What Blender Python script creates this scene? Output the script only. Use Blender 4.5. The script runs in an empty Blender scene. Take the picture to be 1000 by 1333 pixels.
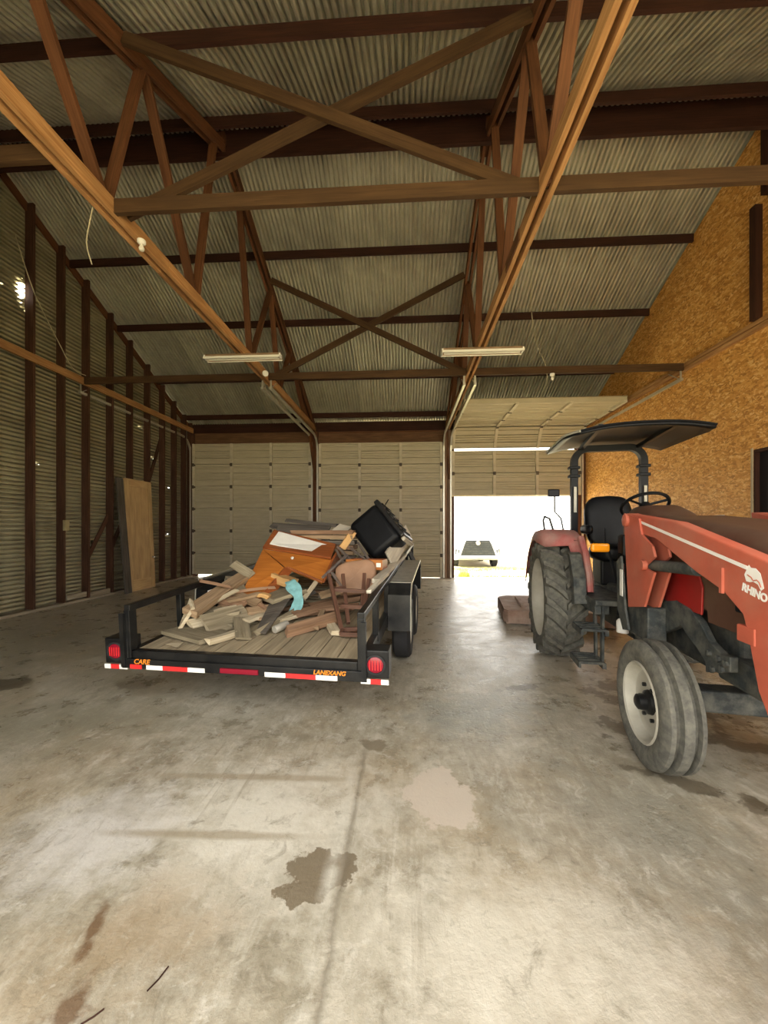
import bpy, bmesh, math, random
from mathutils import Vector, Matrix
random.seed(7)
PI = math.pi
SC = bpy.context.scene
COL = SC.collection
# ------------------------------------------------------------------ camera
cam_d = bpy.data.cameras.new('camera')
cam_d.sensor_fit = 'AUTO'; cam_d.sensor_width = 36.0
cam_d.lens = 500.0 / 1333.0 * 36.0
cam_d.shift_y = (688.0 - 666.5) / 1333.0
cam_d.clip_start = 0.05; cam_d.clip_end = 300
cam = bpy.data.objects.new('camera', cam_d); COL.objects.link(cam)
cam.location = (0, 0, 1.46); cam.rotation_euler = (PI / 2, 0, math.radians(3.3))
SC.camera = cam
# ------------------------------------------------------------------ sky, sun, exposure
W = bpy.data.worlds.new('world'); SC.world = W; W.use_nodes = True
bg = W.node_tree.nodes['Background']
bg.inputs[0].default_value = (1.0, 0.965, 0.895, 1); bg.inputs[1].default_value = 2.0
sun_d = bpy.data.lights.new('sun', 'SUN'); sun_d.energy = 13.0; sun_d.angle = math.radians(1.0); sun_d.color = (1.0, .95, .86)
sun = bpy.data.objects.new('sun', sun_d); COL.objects.link(sun)
sun.rotation_euler = Vector((1.0, -0.12, -1.25)).to_track_quat('-Z', 'Y').to_euler()
SC.view_settings.view_transform = 'Standard'; SC.view_settings.look = 'None'
SC.view_settings.gamma = 1.0; SC.view_settings.use_curve_mapping = False
SC.view_settings.exposure = 1.50
# ------------------------------------------------------------------ node helpers
class NT:
    def __init__(s, name, rough=.7, metal=0.0, spec=.4):
        s.m = bpy.data.materials.new(name); s.m.use_nodes = True
        s.t = s.m.node_tree; s.b = s.t.nodes['Principled BSDF']
        s.b.inputs['Roughness'].default_value = rough
        s.b.inputs['Metallic'].default_value = metal
        s.b.inputs['Specular IOR Level'].default_value = spec
    def n(s, typ, **kw):
        nd = s.t.nodes.new(typ)
        for k, v in kw.items(): setattr(nd, k, v)
        return nd
    def put(s, sock, v):
        if isinstance(v, bpy.types.NodeSocket): s.t.links.new(v, sock)
        elif isinstance(v, (tuple, list)) and len(v) == 3 and sock.type == 'RGBA': sock.default_value = (*v, 1)
        else: sock.default_value = v
    def coord(s, kind='Object', scale=(1, 1, 1), loc=(0, 0, 0), rot=(0, 0, 0)):
        c = s.n('ShaderNodeTexCoord'); mp = s.n('ShaderNodeMapping')
        s.t.links.new(c.outputs[kind], mp.inputs[0])
        mp.inputs['Scale'].default_value = scale; mp.inputs['Location'].default_value = loc; mp.inputs['Rotation'].default_value = rot
        return mp.outputs[0]
    def noise(s, vec, scale=5, detail=4, rough=.55, dist=0):
        nd = s.n('ShaderNodeTexNoise'); s.put(nd.inputs['Vector'], vec)
        nd.inputs['Scale'].default_value = scale; nd.inputs['Detail'].default_value = detail
        nd.inputs['Roughness'].default_value = rough; nd.inputs['Distortion'].default_value = dist
        return nd.outputs['Fac']
    def voro(s, vec, scale=5, out='Color', rand=1.0):
        nd = s.n('ShaderNodeTexVoronoi'); s.put(nd.inputs['Vector'], vec)
        nd.inputs['Scale'].default_value = scale; nd.inputs['Randomness'].default_value = rand
        return nd.outputs[out]
    def ramp(s, fac, stops, interp='LINEAR'):
        nd = s.n('ShaderNodeValToRGB'); s.put(nd.inputs[0], fac); cr = nd.color_ramp; cr.interpolation = interp
        while len(cr.elements) < len(stops): cr.elements.new(.5)
        for e, (p, c) in zip(cr.elements, stops):
            e.position = p; e.color = (*c, 1) if isinstance(c, tuple) else (c, c, c, 1)
        return nd.outputs[0]
    def math(s, op, a, b=0.0, c=0.0):
        nd = s.n('ShaderNodeMath', operation=op)
        s.put(nd.inputs[0], a); s.put(nd.inputs[1], b); s.put(nd.inputs[2], c)
        return nd.outputs[0]
    def mix(s, fac, a, b, blend='MIX'):
        nd = s.n('ShaderNodeMix', data_type='RGBA', blend_type=blend)
        s.put(nd.inputs[0], fac); s.put(nd.inputs[6], a); s.put(nd.inputs[7], b)
        return nd.outputs[2]
    def rnd(s):
        return s.n('ShaderNodeObjectInfo').outputs['Random']
    def sep(s, vec):
        nd = s.n('ShaderNodeSeparateXYZ'); s.put(nd.inputs[0], vec); return nd.outputs
    def bump(s, h, strength=.3, dist=.01):
        nd = s.n('ShaderNodeBump'); s.put(nd.inputs['Height'], h)
        nd.inputs['Strength'].default_value = strength; nd.inputs['Distance'].default_value = dist
        s.t.links.new(nd.outputs[0], s.b.inputs['Normal'])
    def col(s, c): s.put(s.b.inputs['Base Color'], c); return s
    def rough(s, r): s.put(s.b.inputs['Roughness'], r); return s

def plain(name, c, rough=.6, metal=0.0, vary=.25, scale=6, spec=.4, dust=None, dustamt=.5):
    n = NT(name, rough, metal, spec); v = n.coord('Object')
    f = n.noise(v, scale, 5, .6)
    lo = tuple(x * (1 - vary) for x in c); hi = tuple(min(1, x * (1 + vary)) for x in c)
    cc = n.ramp(f, [(.3, lo), (.7, hi)])
    if dust:
        g = n.noise(v, scale * .6, 6, .65)
        cc = n.mix(n.math('MULTIPLY', n.ramp(g, [(.40, 0.0), (.65, 1.0)]), dustamt), cc, dust)
    n.col(cc); return n.m

def wood(name, light, dark, rough=.75, vary=.35, grain=1.0):
    n = NT(name, rough, 0, .25); v = n.coord('UV', (1.3, 26, 1))
    f = n.noise(v, 1.6, 5, .62, .6)
    big = n.noise(n.coord('UV', (1.2, 5, 1)), 1.4, 3, .5)
    c = n.ramp(f, [(.32, dark), (.66, light)])
    c = n.mix(n.ramp(big, [(.35, 0.0), (.7, .6)]), c, tuple(x * .62 for x in dark))
    r = n.rnd()
    k = n.math('MULTIPLY_ADD', r, vary, 1 - vary * .5)
    nd = n.n('ShaderNodeVectorMath', operation='SCALE'); n.put(nd.inputs[0], c); n.put(nd.inputs['Scale'], k)
    n.col(nd.outputs[0]); n.bump(f, .25 * grain, .004); return n.m

# ------------------------------------------------------------------ mesh helpers
class MB:
    def __init__(s): s.v = []; s.f = []; s.uv = []
    def add(s, vs, fs, uvs=None):
        o = len(s.v); s.v += [tuple(p) for p in vs]
        for i, f in enumerate(fs):
            s.f.append([o + k for k in f]); s.uv.append(uvs[i] if uvs else None)
        return s
    def beam(s, p0, p1, w, h, roll=0.0, up=(0, 0, 1), taper=1.0):
        p0 = Vector(p0); p1 = Vector(p1); d = p1 - p0; L = d.length; d.normalize()
        up = Vector(up)
        if abs(d.dot(up)) > .98: up = Vector((0, 1, 0)) if abs(d.y) < .9 else Vector((1, 0, 0))
        x = d.cross(up).normalized(); y = x.cross(d).normalized()
        if roll:
            R = Matrix.Rotation(math.radians(roll), 3, d); x = R @ x; y = R @ y
        vs = []
        for p, t in ((p0, 1.0), (p1, taper)):
            for a, b in ((-1, -1), (1, -1), (1, 1), (-1, 1)):
                vs.append(p + x * a * w / 2 * t + y * b * h / 2 * t)
        r = random.random() * 9; q = random.random() * 3
        fs = []; uvs = []
        per = [0, w, w + h, 2 * w + h, 2 * w + 2 * h]
        for k in range(4):
            j = (k + 1) % 4
            fs.append([k, j, 4 + j, 4 + k])
            uvs.append([(r, q + per[k]), (r, q + per[k + 1]), (r + L, q + per[k + 1]), (r + L, q + per[k])])
        fs += [[3, 2, 1, 0], [4, 5, 6, 7]]
        e = [(r, q), (r + .02, q), (r + .02, q + h), (r, q + h)]
        uvs += [e, e]
        return s.add(vs, fs, uvs)
    def box(s, c, size, rz=0.0, M=None):
        sx, sy, sz = (k / 2 for k in size)
        vs = [Vector((a * sx, b * sy, d * sz)) for d in (-1, 1) for a, b in ((-1, -1), (1, -1), (1, 1), (-1, 1))]
        R = M if M else Matrix.Rotation(rz, 3, 'Z')
        vs = [R @ p + Vector(c) for p in vs]
        r = random.random() * 9
        fs = [[3, 2, 1, 0], [4, 5, 6, 7], [0, 1, 5, 4], [1, 2, 6, 5], [2, 3, 7, 6], [3, 0, 4, 7]]
        X, Y, Z = size; uvs = []
        for (a, b) in ((X, Y), (X, Y), (X, Z), (Y, Z), (X, Z), (Y, Z)):
            q = [(0, 0), (a, 0), (a, b), (0, b)]
            if b > a: q = [(y, x) for x, y in q]
            uvs.append([(x + r, y + r) for x, y in q])
        return s.add(vs, fs, uvs)
    def prism(s, poly, off):
        """poly: list of 3-D points (planar loop); off: extrusion vector"""
        n = len(poly); o = Vector(off); P = [Vector(p) for p in poly]
        vs = P + [p + o for p in P]
        fs = [list(range(n))[::-1], [n + i for i in range(n)]] + [[i, (i + 1) % n, n + (i + 1) % n, n + i] for i in range(n)]
        nrm = Vector((0, 0, 0))
        for i in range(n): nrm += P[i].cross(P[(i + 1) % n])
        if nrm.dot(o) < 0: fs = [f[::-1] for f in fs]
        uvs = []
        ax = 0 if abs(nrm.x) < max(abs(nrm.y), abs(nrm.z)) else 1
        ay = 2 if abs(nrm.z) <= max(abs(nrm.y), abs(nrm.x)) else (1 if ax == 0 else 0)
        for f in fs: uvs.append([(vs[k][ax], vs[k][ay]) for k in f])
        return s.add(vs, fs, uvs)
    def tube(s, pts, r, n=8, cap=True, sq=None):
        pts = [Vector(p) for p in pts]; m = len(pts); rs = r if isinstance(r, (list, tuple)) else [r] * m
        d0 = (pts[1] - pts[0]).normalized()
        x = d0.orthogonal().normalized()
        if sq: x = (Vector(sq) - d0 * d0.dot(Vector(sq))).normalized()
        vs = []; fs = []
        for i, p in enumerate(pts):
            d = (pts[min(i + 1, m - 1)] - pts[max(i - 1, 0)]).normalized()
            x = (x - d * d.dot(x)).normalized(); y = d.cross(x)
            for k in range(n):
                a = 2 * PI * (k + (.5 if n == 4 else 0)) / n
                vs.append(p + (x * math.cos(a) + y * math.sin(a)) * rs[i] * (1.4142 if n == 4 else 1))
        for i in range(m - 1):
            for k in range(n):
                j = (k + 1) % n
                fs.append([i * n + k, i * n + j, (i + 1) * n + j, (i + 1) * n + k])
        if cap: fs += [list(range(n))[::-1], [(m - 1) * n + k for k in range(n)]]
        return s.add(vs, fs)
    def lathe(s, prof, c, axis=(0, 1, 0), n=32, a0=0.0, a1=2 * PI):
        """prof: list of (offset along axis, radius)"""
        ax = Vector(axis).normalized(); x = ax.orthogonal().normalized(); y = ax.cross(x); c = Vector(c)
        full = abs(a1 - a0 - 2 * PI) < 1e-6; m = n if full else n + 1
        vs = []; fs = []
        for (t, r) in prof:
            for k in range(m):
                a = a0 + (a1 - a0) * k / n
                vs.append(c + ax * t + (x * math.cos(a) + y * math.sin(a)) * r)
        for i in range(len(prof) - 1):
            for k in range(n):
                j = (k + 1) % m
                fs.append([i * m + k, i * m + j, (i + 1) * m + j, (i + 1) * m + k])
        return s.add(vs, fs)
    def grid(s, rows):
        n = len(rows[0]); vs = [p for r in rows for p in r]; fs = []; uvs = []
        for i in range(len(rows) - 1):
            for k in range(n - 1):
                fs.append([i * n + k, i * n + k + 1, (i + 1) * n + k + 1, (i + 1) * n + k])
                uvs.append([(k / n, i / len(rows)), ((k + 1) / n, i / len(rows)), ((k + 1) / n, (i + 1) / len(rows)), (k / n, (i + 1) / len(rows))])
        return s.add(vs, fs, uvs)
    def mesh(s, name, smooth=False):
        me = bpy.data.meshes.new(name); me.from_pydata(s.v, [], s.f)
        uvl = me.uv_layers.new(name='UVMap')
        for p, uv in zip(me.polygons, s.uv):
            if uv:
                for li, c in zip(p.loop_indices, uv): uvl.data[li].uv = c
        me.update()
        bm = bmesh.new(); bm.from_mesh(me); bmesh.ops.recalc_face_normals(bm, faces=bm.faces); bm.to_mesh(me); bm.free()
        if smooth:
            me.polygons.foreach_set('use_smooth', [True] * len(me.polygons))
        return me
    def build(s, name, mat, parent=None, smooth=False, bevel=0.0, seg=2, recenter=True, angle=40):
        off = Vector((0, 0, 0))
        if parent is None and recenter and s.v:
            xs = [p[0] for p in s.v]; ys = [p[1] for p in s.v]; zs = [p[2] for p in s.v]
            off = Vector(((min(xs) + max(xs)) / 2, (min(ys) + max(ys)) / 2, min(zs)))
            s.v = [(p[0] - off.x, p[1] - off.y, p[2] - off.z) for p in s.v]
        me = s.mesh(name, smooth); me.materials.append(mat)
        if smooth: me.set_sharp_from_angle(angle=math.radians(angle))
        o = bpy.data.objects.new(name, me); COL.objects.link(o); o.location = off
        if parent: o.parent = parent
        if bevel:
            b = o.modifiers.new('bevel', 'BEVEL'); b.width = bevel; b.segments = seg; b.limit_method = 'ANGLE'
        return o

def tag(o, label=None, cat=None, group=None, kind=None):
    if label: o['label'] = label
    if cat: o['category'] = cat
    if group: o['group'] = group
    if kind: o['kind'] = kind
    return o
def empty(name, loc=(0, 0, 0), rot=(0, 0, 0)):
    o = bpy.data.objects.new(name, None); COL.objects.link(o); o.location = loc; o.rotation_euler = rot
    o.empty_display_size = .1; return o
def inst(src, name, parent=None, loc=(0, 0, 0), rot=(0, 0, 0)):
    c = bpy.data.objects.new(name, src.data); COL.objects.link(c); c.parent = parent; c.location = loc; c.rotation_euler = rot; return c
def text_mesh(name, body, size, mat, parent, M, depth=.001, shear=0.0, bold=0.0):
    cu = bpy.data.curves.new(name, 'FONT'); cu.body = body; cu.size = size; cu.extrude = depth; cu.shear = shear; cu.offset = bold
    cu.align_x = 'CENTER'; cu.align_y = 'CENTER'
    t = bpy.data.objects.new(name + '_tmp', cu); COL.objects.link(t)
    bpy.context.view_layer.update()
    me = bpy.data.meshes.new_from_object(t.evaluated_get(bpy.context.evaluated_depsgraph_get()))
    bpy.data.objects.remove(t); bpy.data.curves.remove(cu)
    me.materials.clear(); me.materials.append(mat)
    o = bpy.data.objects.new(name, me); COL.objects.link(o); o.parent = parent; o.matrix_local = M
    return o

# ------------------------------------------------------------------ building dimensions
XL, XR = -6.66, 5.14          # inner faces of the side walls
YB, YF = 11.42, -0.15         # back and front wall planes
RY, RZ, SL = 5.75, 7.50, 0.50  # ridge, slope
T1, T2 = -2.75, 1.21          # truss lines
def roofz(y): return RZ - SL * abs(y - RY)

# ------------------------------------------------------------------ materials of the building
M_pine = wood('chord_pine', (.60, .34, .15), (.34, .16, .06))
M_web = wood('web_wood', (.185, .076, .032), (.10, .039, .017))
M_dark = wood('purlin_wood', (.055, .019, .011), (.028, .010, .0065))
M_tie = wood('tie_wood', (.088, .047, .020), (.052, .026, .012))
M_stud = wood('stud_wood', (.11, .052, .030), (.055, .024, .014))
M_sill = wood('sill_wood', (.42, .37, .27), (.25, .2, .14))
M_hdr = wood('header_wood', (.24, .13, .065), (.13, .062, .032))
def galv(name, hi, lo, rust, ramt, metal=.75):
    n = NT(name, .36, metal, .5); v = n.coord('Object')
    f = n.noise(v, 3.2, 6, .62); c = n.ramp(f, [(.3, lo), (.7, hi)])
    st = n.noise(n.coord('Object', (1.0, .25, .25)), 7, 4, .6)
    c = n.mix(n.ramp(st, [(.52, 0.0), (.72, ramt)]), c, rust)
    k = n.math('MULTIPLY_ADD', n.rnd(), .22, .89)
    nd = n.n('ShaderNodeVectorMath', operation='SCALE'); n.put(nd.inputs[0], c); n.put(nd.inputs['Scale'], k)
    n.col(nd.outputs[0]); n.rough(n.ramp(f, [(.3, .28), (.7, .45)])); return n.m
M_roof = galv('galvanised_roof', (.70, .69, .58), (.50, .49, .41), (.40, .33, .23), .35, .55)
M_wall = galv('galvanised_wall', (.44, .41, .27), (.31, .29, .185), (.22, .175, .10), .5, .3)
M_steel = plain('track_steel', (.62, .60, .52), .38, .7, .12)
def door_mat():
    n = NT('door_paint', .55, 0, .35); v = n.coord('Object')
    f = n.noise(n.coord('Object', (.6, 1, 3)), 3, 5, .6)
    c = n.ramp(f, [(.3, (.46, .41, .28)), (.7, (.58, .52, .37))])
    g = n.noise(v, 9, 6, .7)
    c = n.mix(n.ramp(g, [(.58, 0.0), (.75, .35)]), c, (.36, .30, .20))
    n.col(c); return n.m
M_door = door_mat()
M_stile = plain('door_stile_paint', (.60, .54, .40), .55, 0, .12)
M_hinge = plain('hinge_steel', (.10, .08, .06), .6, .5)
def osb():
    n = NT('oriented_strand_board', .62, 0, .3); cols = []
    base = n.coord('Object', (1, 1, 1))
    warp = n.noise(base, 5, 2, .5)
    wv = n.n('ShaderNodeCombineXYZ'); n.put(wv.inputs[1], warp); n.put(wv.inputs[2], n.noise(base, 6, 2, .5))
    ad = n.n('ShaderNodeVectorMath', operation='MULTIPLY_ADD')
    n.put(ad.inputs[0], wv.outputs[0]); ad.inputs[1].default_value = (0, .10, .10); n.put(ad.inputs[2], base)
    def layer(rot, sc):
        mp = n.n('ShaderNodeMapping'); n.put(mp.inputs[0], ad.outputs[0])
        mp.inputs['Rotation'].default_value = (rot, 0, 0); mp.inputs['Scale'].default_value = (1, sc, sc * 3.6)
        return mp.outputs[0]
    pal = [(0, (.28, .115, .025)), (.3, (.52, .235, .05)), (.6, (.68, .345, .09)), (.85, (.80, .46, .155)), (1, (.90, .62, .28))]
    A = n.ramp(n.sep(n.voro(layer(.25, 9), 1.0))[0], pal)
    B = n.ramp(n.sep(n.voro(layer(1.25, 9), 1.0))[1], pal)
    C = n.ramp(n.sep(n.voro(layer(-.6, 11), 1.0))[2], pal)
    m1 = n.ramp(n.noise(base, 16, 2, .5), [(.47, 0.0), (.53, 1.0)])
    m2 = n.ramp(n.noise(n.coord('Object', (1, 1, 1), (3, 7, 2)), 13, 2, .5), [(.50, 0.0), (.56, 1.0)])
    c = n.mix(m1, A, B); c = n.mix(m2, c, C)
    c = n.mix(.3, c, (.58, .28, .07))
    n.col(c); n.bump(n.sep(n.voro(layer(.25, 9), 1.0))[0], .15, .004); return n.m
M_osb = osb()

# ------------------------------------------------------------------ concrete floor
def concrete():
    n = NT('concrete', .5, 0, .5); P = n.coord('Object'); sp = n.sep(P)
    a = n.noise(P, .8, 8, .66); b = n.noise(P, 3.5, 8, .68); c = n.noise(n.coord('Object', (1, .45, 1), (0, 0, 0), (0, 0, .5)), 6, 7, .7)
    base = n.ramp(a, [(.28, (.33, .30, .225)), (.48, (.48, .44, .35)), (.66, (.66, .625, .535))])
    base = n.mix(n.ramp(b, [(.36, .85), (.58, 0.0)]), base, (.27, .24, .175))
    sw = n.noise(n.coord('Object', (.35, 3.0, 1), (0, 0, 0), (0, 0, .12)), 3.5, 7, .7)
    base = n.mix(n.ramp(sw, [(.52, 0.0), (.70, .6)]), base, (.34, .29, .21))
    sw2 = n.noise(n.coord('Object', (3.2, .35, 1), (5, 2, 0), (0, 0, -.35)), 4.0, 7, .7)
    base = n.mix(n.ramp(sw2, [(.55, 0.0), (.72, .55)]), base, (.72, .69, .61))
    base = n.mix(n.ramp(c, [(.5, 0.0), (.72, .65)]), base, (.70, .67, .585))
    tan = n.noise(n.coord('Object', (1, 1, 1), (4, 9, 0)), 1.3, 5, .6)
    base = n.mix(n.ramp(tan, [(.48, 0.0), (.66, .55)]), base, (.46, .37, .245))
    fine = n.noise(P, 40, 4, .7)
    mid = n.noise(n.coord('Object', (1, .6, 1), (2, 5, 0), (0, 0, .4)), 14, 6, .72)
    msk = n.ramp(n.noise(n.coord('Object', (1, 1, 1), (11, 4, 0)), 1.7, 4, .6), [(.42, 0.12), (.62, 1.0)])
    base = n.mix(n.math('MULTIPLY', msk, n.ramp(mid, [(.36, .75), (.5, 0.0)])), base, (.26, .225, .16))
    base = n.mix(n.math('MULTIPLY', msk, n.ramp(mid, [(.54, 0.0), (.66, .65)])), base, (.70, .67, .59))
    base = n.mix(n.ramp(fine, [(.3, .28), (.5, 0.0)]), base, (.27, .24, .18))
    nz = n.noise(P, 5.5, 5, .62); nz2 = n.noise(n.coord('Object', (1, 1, 1), (7, 3, 0)), 12, 5, .65)
    def patch(cx, cy, rx, ry, rot=0, edge=.08, wob=.9):
        dx = n.math('SUBTRACT', sp[0], cx); dy = n.math('SUBTRACT', sp[1], cy)
        cr, sr = math.cos(rot), math.sin(rot)
        u = n.math('ADD', n.math('MULTIPLY', dx, cr / rx), n.math('MULTIPLY', dy, sr / rx))
        v = n.math('ADD', n.math('MULTIPLY', dx, -sr / ry), n.math('MULTIPLY', dy, cr / ry))
        d = n.math('SQRT', n.math('ADD', n.math('MULTIPLY', u, u), n.math('MULTIPLY', v, v)))
        d = n.math('ADD', d, n.math('MULTIPLY', n.math('SUBTRACT', nz, .5), wob * 2))
        d = n.math('ADD', d, n.math('MULTIPLY', n.math('SUBTRACT', nz2, .5), wob * .8))
        return n.ramp(d, [(max(0, .5 - edge), 1.0), (.5 + edge, 0.0)])
    def blot(col, amt, *a, **k):
        nonlocal base
        base = n.mix(n.math('MULTIPLY', patch(*a, **k), amt), base, col)
    # large tonal areas of the slab
    blot((.74, .71, .62), .9, -.75, 1.9, .95, .75, .1, .3, .7)
    blot((.72, .68, .58), .8, .35, 1.35, 1.0, .5, 0, .35, .8)
    blot((.70, .68, .65), .8, -1.5, 1.75, .6, .5, .3, .3, .7)
    blot((.30, .31, .275), .75, .55, 3.1, .9, .5, .4, .3, .8)
    blot((.31, .30, .25), .7, 1.2, 2.0, .55, 1.0, .2, .35, .9)
    blot((.30, .285, .21), .6, -2.6, 2.7, 1.6, .6, .1, .35, .9)
    blot((.25, .235, .17), .6, -4.9, 4.6, 1.9, 2.2, .2, .35, .9)
    blot((.36, .26, .15), .55, -.95, 1.33, .5, .35, .3, .35, .9)
    dg = n.noise(n.coord('Object', (5.0, .28, 1), (1, 8, 0), (0, 0, -.62)), 3.2, 6, .68)
    base = n.mix(n.math('MULTIPLY', n.ramp(dg, [(.55, 0.0), (.68, .7)]), n.ramp(n.noise(P, 1.1, 3, .5), [(.45, 0.0), (.6, 1.0)])), base, (.30, .26, .19))
    vl = n.noise(P, 7.5, 8, .74, .8)
    base = n.mix(n.ramp(vl, [(.30, .75), (.44, 0.0)]), base, (.23, .20, .145))
    base = n.mix(n.ramp(vl, [(.56, 0.0), (.68, .55)]), base, (.76, .73, .65))
    # marks with shapes of their own
    blot((.62, .545, .46), .95, .185, 2.12, .36, .46, .2, .03, .55)
    blot((.20, .16, .105), .92, -.37, 1.62, .30, .24, .35, .03, .8)
    blot((.24, .20, .14), .85, -.22, 2.58, .17, .14, -.3, .05, .7)
    blot((.22, .19, .14), .8, -2.54, 3.5, .36, .30, 0, .06, .5)
    blot((.10, .085, .06), .85, -3.75, 3.4, .45, .35, .1, .06, .5)
    blot((.16, .09, .045), .8, -1.14, 1.34, .06, .22, .3, .12, .8)
    blot((.17, .10, .055), .8, -1.02, 1.10, .12, .2, .3, .12, .8)
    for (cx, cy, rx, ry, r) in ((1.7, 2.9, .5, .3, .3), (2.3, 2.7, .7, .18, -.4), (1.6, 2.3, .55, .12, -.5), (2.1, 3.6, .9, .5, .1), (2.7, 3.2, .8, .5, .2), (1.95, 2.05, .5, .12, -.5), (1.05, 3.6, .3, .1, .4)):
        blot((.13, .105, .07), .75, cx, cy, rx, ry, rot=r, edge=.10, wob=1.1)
    # swept tyre and dust bands
    for (cx, cy, rx, ry, r) in ((-.85, 2.21, 1.1, .055, 0.02), (-.95, 1.78, .9, .05, .03)):
        blot((.36, .30, .21), .7, cx, cy, rx, ry, rot=r, edge=.2, wob=.35)
    # trowelled joint
    jx = n.math('ABSOLUTE', n.math('ADD', n.math('ADD', sp[0], .268), n.math('MULTIPLY', n.math('SUBTRACT', nz, .5), .05)))
    jm = n.math('MULTIPLY', n.ramp(jx, [(.0, 1.0), (.022, 0.0)]), n.ramp(n.math('MULTIPLY', sp[1], .25), [(.60, 1.0), (.68, 0.0)]))
    base = n.mix(n.math('MULTIPLY', jm, .6), base, (.22, .19, .14))
    jl = n.math('ABSOLUTE', n.math('ADD', sp[0], .315))
    lm = n.math('MULTIPLY', n.ramp(jl, [(.0, 1.0), (.05, 0.0)]), n.math('MULTIPLY', n.ramp(b, [(.4, 0.0), (.6, 1.0)]), n.ramp(n.math('MULTIPLY', sp[1], .25), [(.56, .8), (.62, 0.0)])))
    base = n.mix(lm, base, (.74, .72, .64))
    base = n.mix(1.0, base, (.86, .85, .83), 'MULTIPLY')
    n.col(base)
    rr = n.ramp(b, [(.3, .20), (.65, .42)]); n.rough(rr)
    h = n.math('ADD', n.math('MULTIPLY', b, .5), n.math('MULTIPLY', fine, .25))
    h = n.math('SUBTRACT', h, n.math('MULTIPLY', jm, .5))
    n.bump(h, .55, .02); return n.m
M_conc = concrete()
fl = MB(); fl.box(((XL + XR) / 2, (YF + YB) / 2 - .2, -.10), (XR - XL + .5, YB - YF + .9, .2))
tag(fl.build('floor', M_conc, recenter=False), kind='structure')
def dirt():
    n = NT('dry_earth', .9, 0, .2); v = n.coord('Object')
    f = n.noise(v, .35, 6, .6); g = n.noise(v, 4, 5, .65)
    c = n.ramp(f, [(.38, (.52, .44, .32)), (.55, (.44, .40, .22)), (.68, (.26, .30, .10))])
    c = n.mix(n.ramp(g, [(.4, .4), (.65, 0.0)]), c, (.30, .25, .16)); n.col(c); n.bump(g, .5, .05); return n.m
gr = MB(); gr.box((0, 10, -.3), (160, 160, .2))
g_o = tag(gr.build('ground', dirt(), recenter=False), kind='structure')
g_o.location.z = -0.0

# ------------------------------------------------------------------ corrugated roof
ceil = tag(empty('ceiling', ((XL + XR) / 2, RY, 4.6)), kind='structure')
PIT = .076
WAVE = [(0, -.013), (.10, -.0155), (.25, -.0165), (.40, -.0155), (.49, -.012), (.56, .020), (.62, .050), (.68, .060), (.84, .060), (.90, .050), (.96, .010)]   # broad crest towards the room, narrow valley
def sheet_profile(nw, extra=4):
    p = [(PIT * (w + f), h) for w in range(nw) for f, h in WAVE]
    return p + [(PIT * (nw + f), h) for f, h in WAVE[:extra]]
X0 = XL - .12; NS = 18; SWD = 9 * PIT
def roof_sheet_mesh(y0, y1):
    rows = []
    for y in (y0, y1):
        rows.append([(px, y, RZ - SL * abs(y - RY) + pz) for px, pz in sheet_profile(9)])
    m = MB(); m.grid(rows); me = m.mesh('roof_sheet', True); me.set_sharp_from_angle(angle=math.radians(60)); me.materials.append(M_roof); return me
CO = ceil.location
for (ya, yb) in ((RY - .02, YB + .14), (RY + .02, YF - .35)):
    me = roof_sheet_mesh(ya, yb)
    for i in range(NS):
        o = bpy.data.objects.new('roof_sheet', me); COL.objects.link(o); o.parent = ceil
        o.location = (X0 + i * SWD - CO.x, -CO.y, i * .0012 - CO.z)
def rc(p): return (p[0] - CO.x, p[1] - CO.y, p[2] - CO.z)
purl = MB(); 
pm = MB(); pm.beam((XL - CO.x, 0, 0), (XR - CO.x, 0, 0), .045, .14)
pme = pm.mesh('purlin'); pme.materials.append(M_dark)
for y in (1.1, 2.43, 3.76, 5.23, 7.2, 8.45, 9.82, 11.05):
    o = bpy.data.objects.new('purlin', pme); COL.objects.link(o); o.parent = ceil
    o.location = rc((CO.x, y, roofz(y) - .105)); o.rotation_euler = (0, 0, 0)
rb = MB(); rb.beam(rc((XL, 5.60, 7.205)), rc((XR, 5.60, 7.205)), .06, .42); rb.build('ridge_beam', M_dark, ceil)
rcap = MB()
rcap.prism([rc((XL - .1, RY - .25, RZ - .105)), rc((XL - .1, RY, RZ + .03)), rc((XL - .1, RY + .25, RZ - .105)), rc((XL - .1, RY, RZ + .015))], (XR - XL + .25, 0, 0))
rcap.build('ridge_cap', M_roof, ceil)

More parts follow.
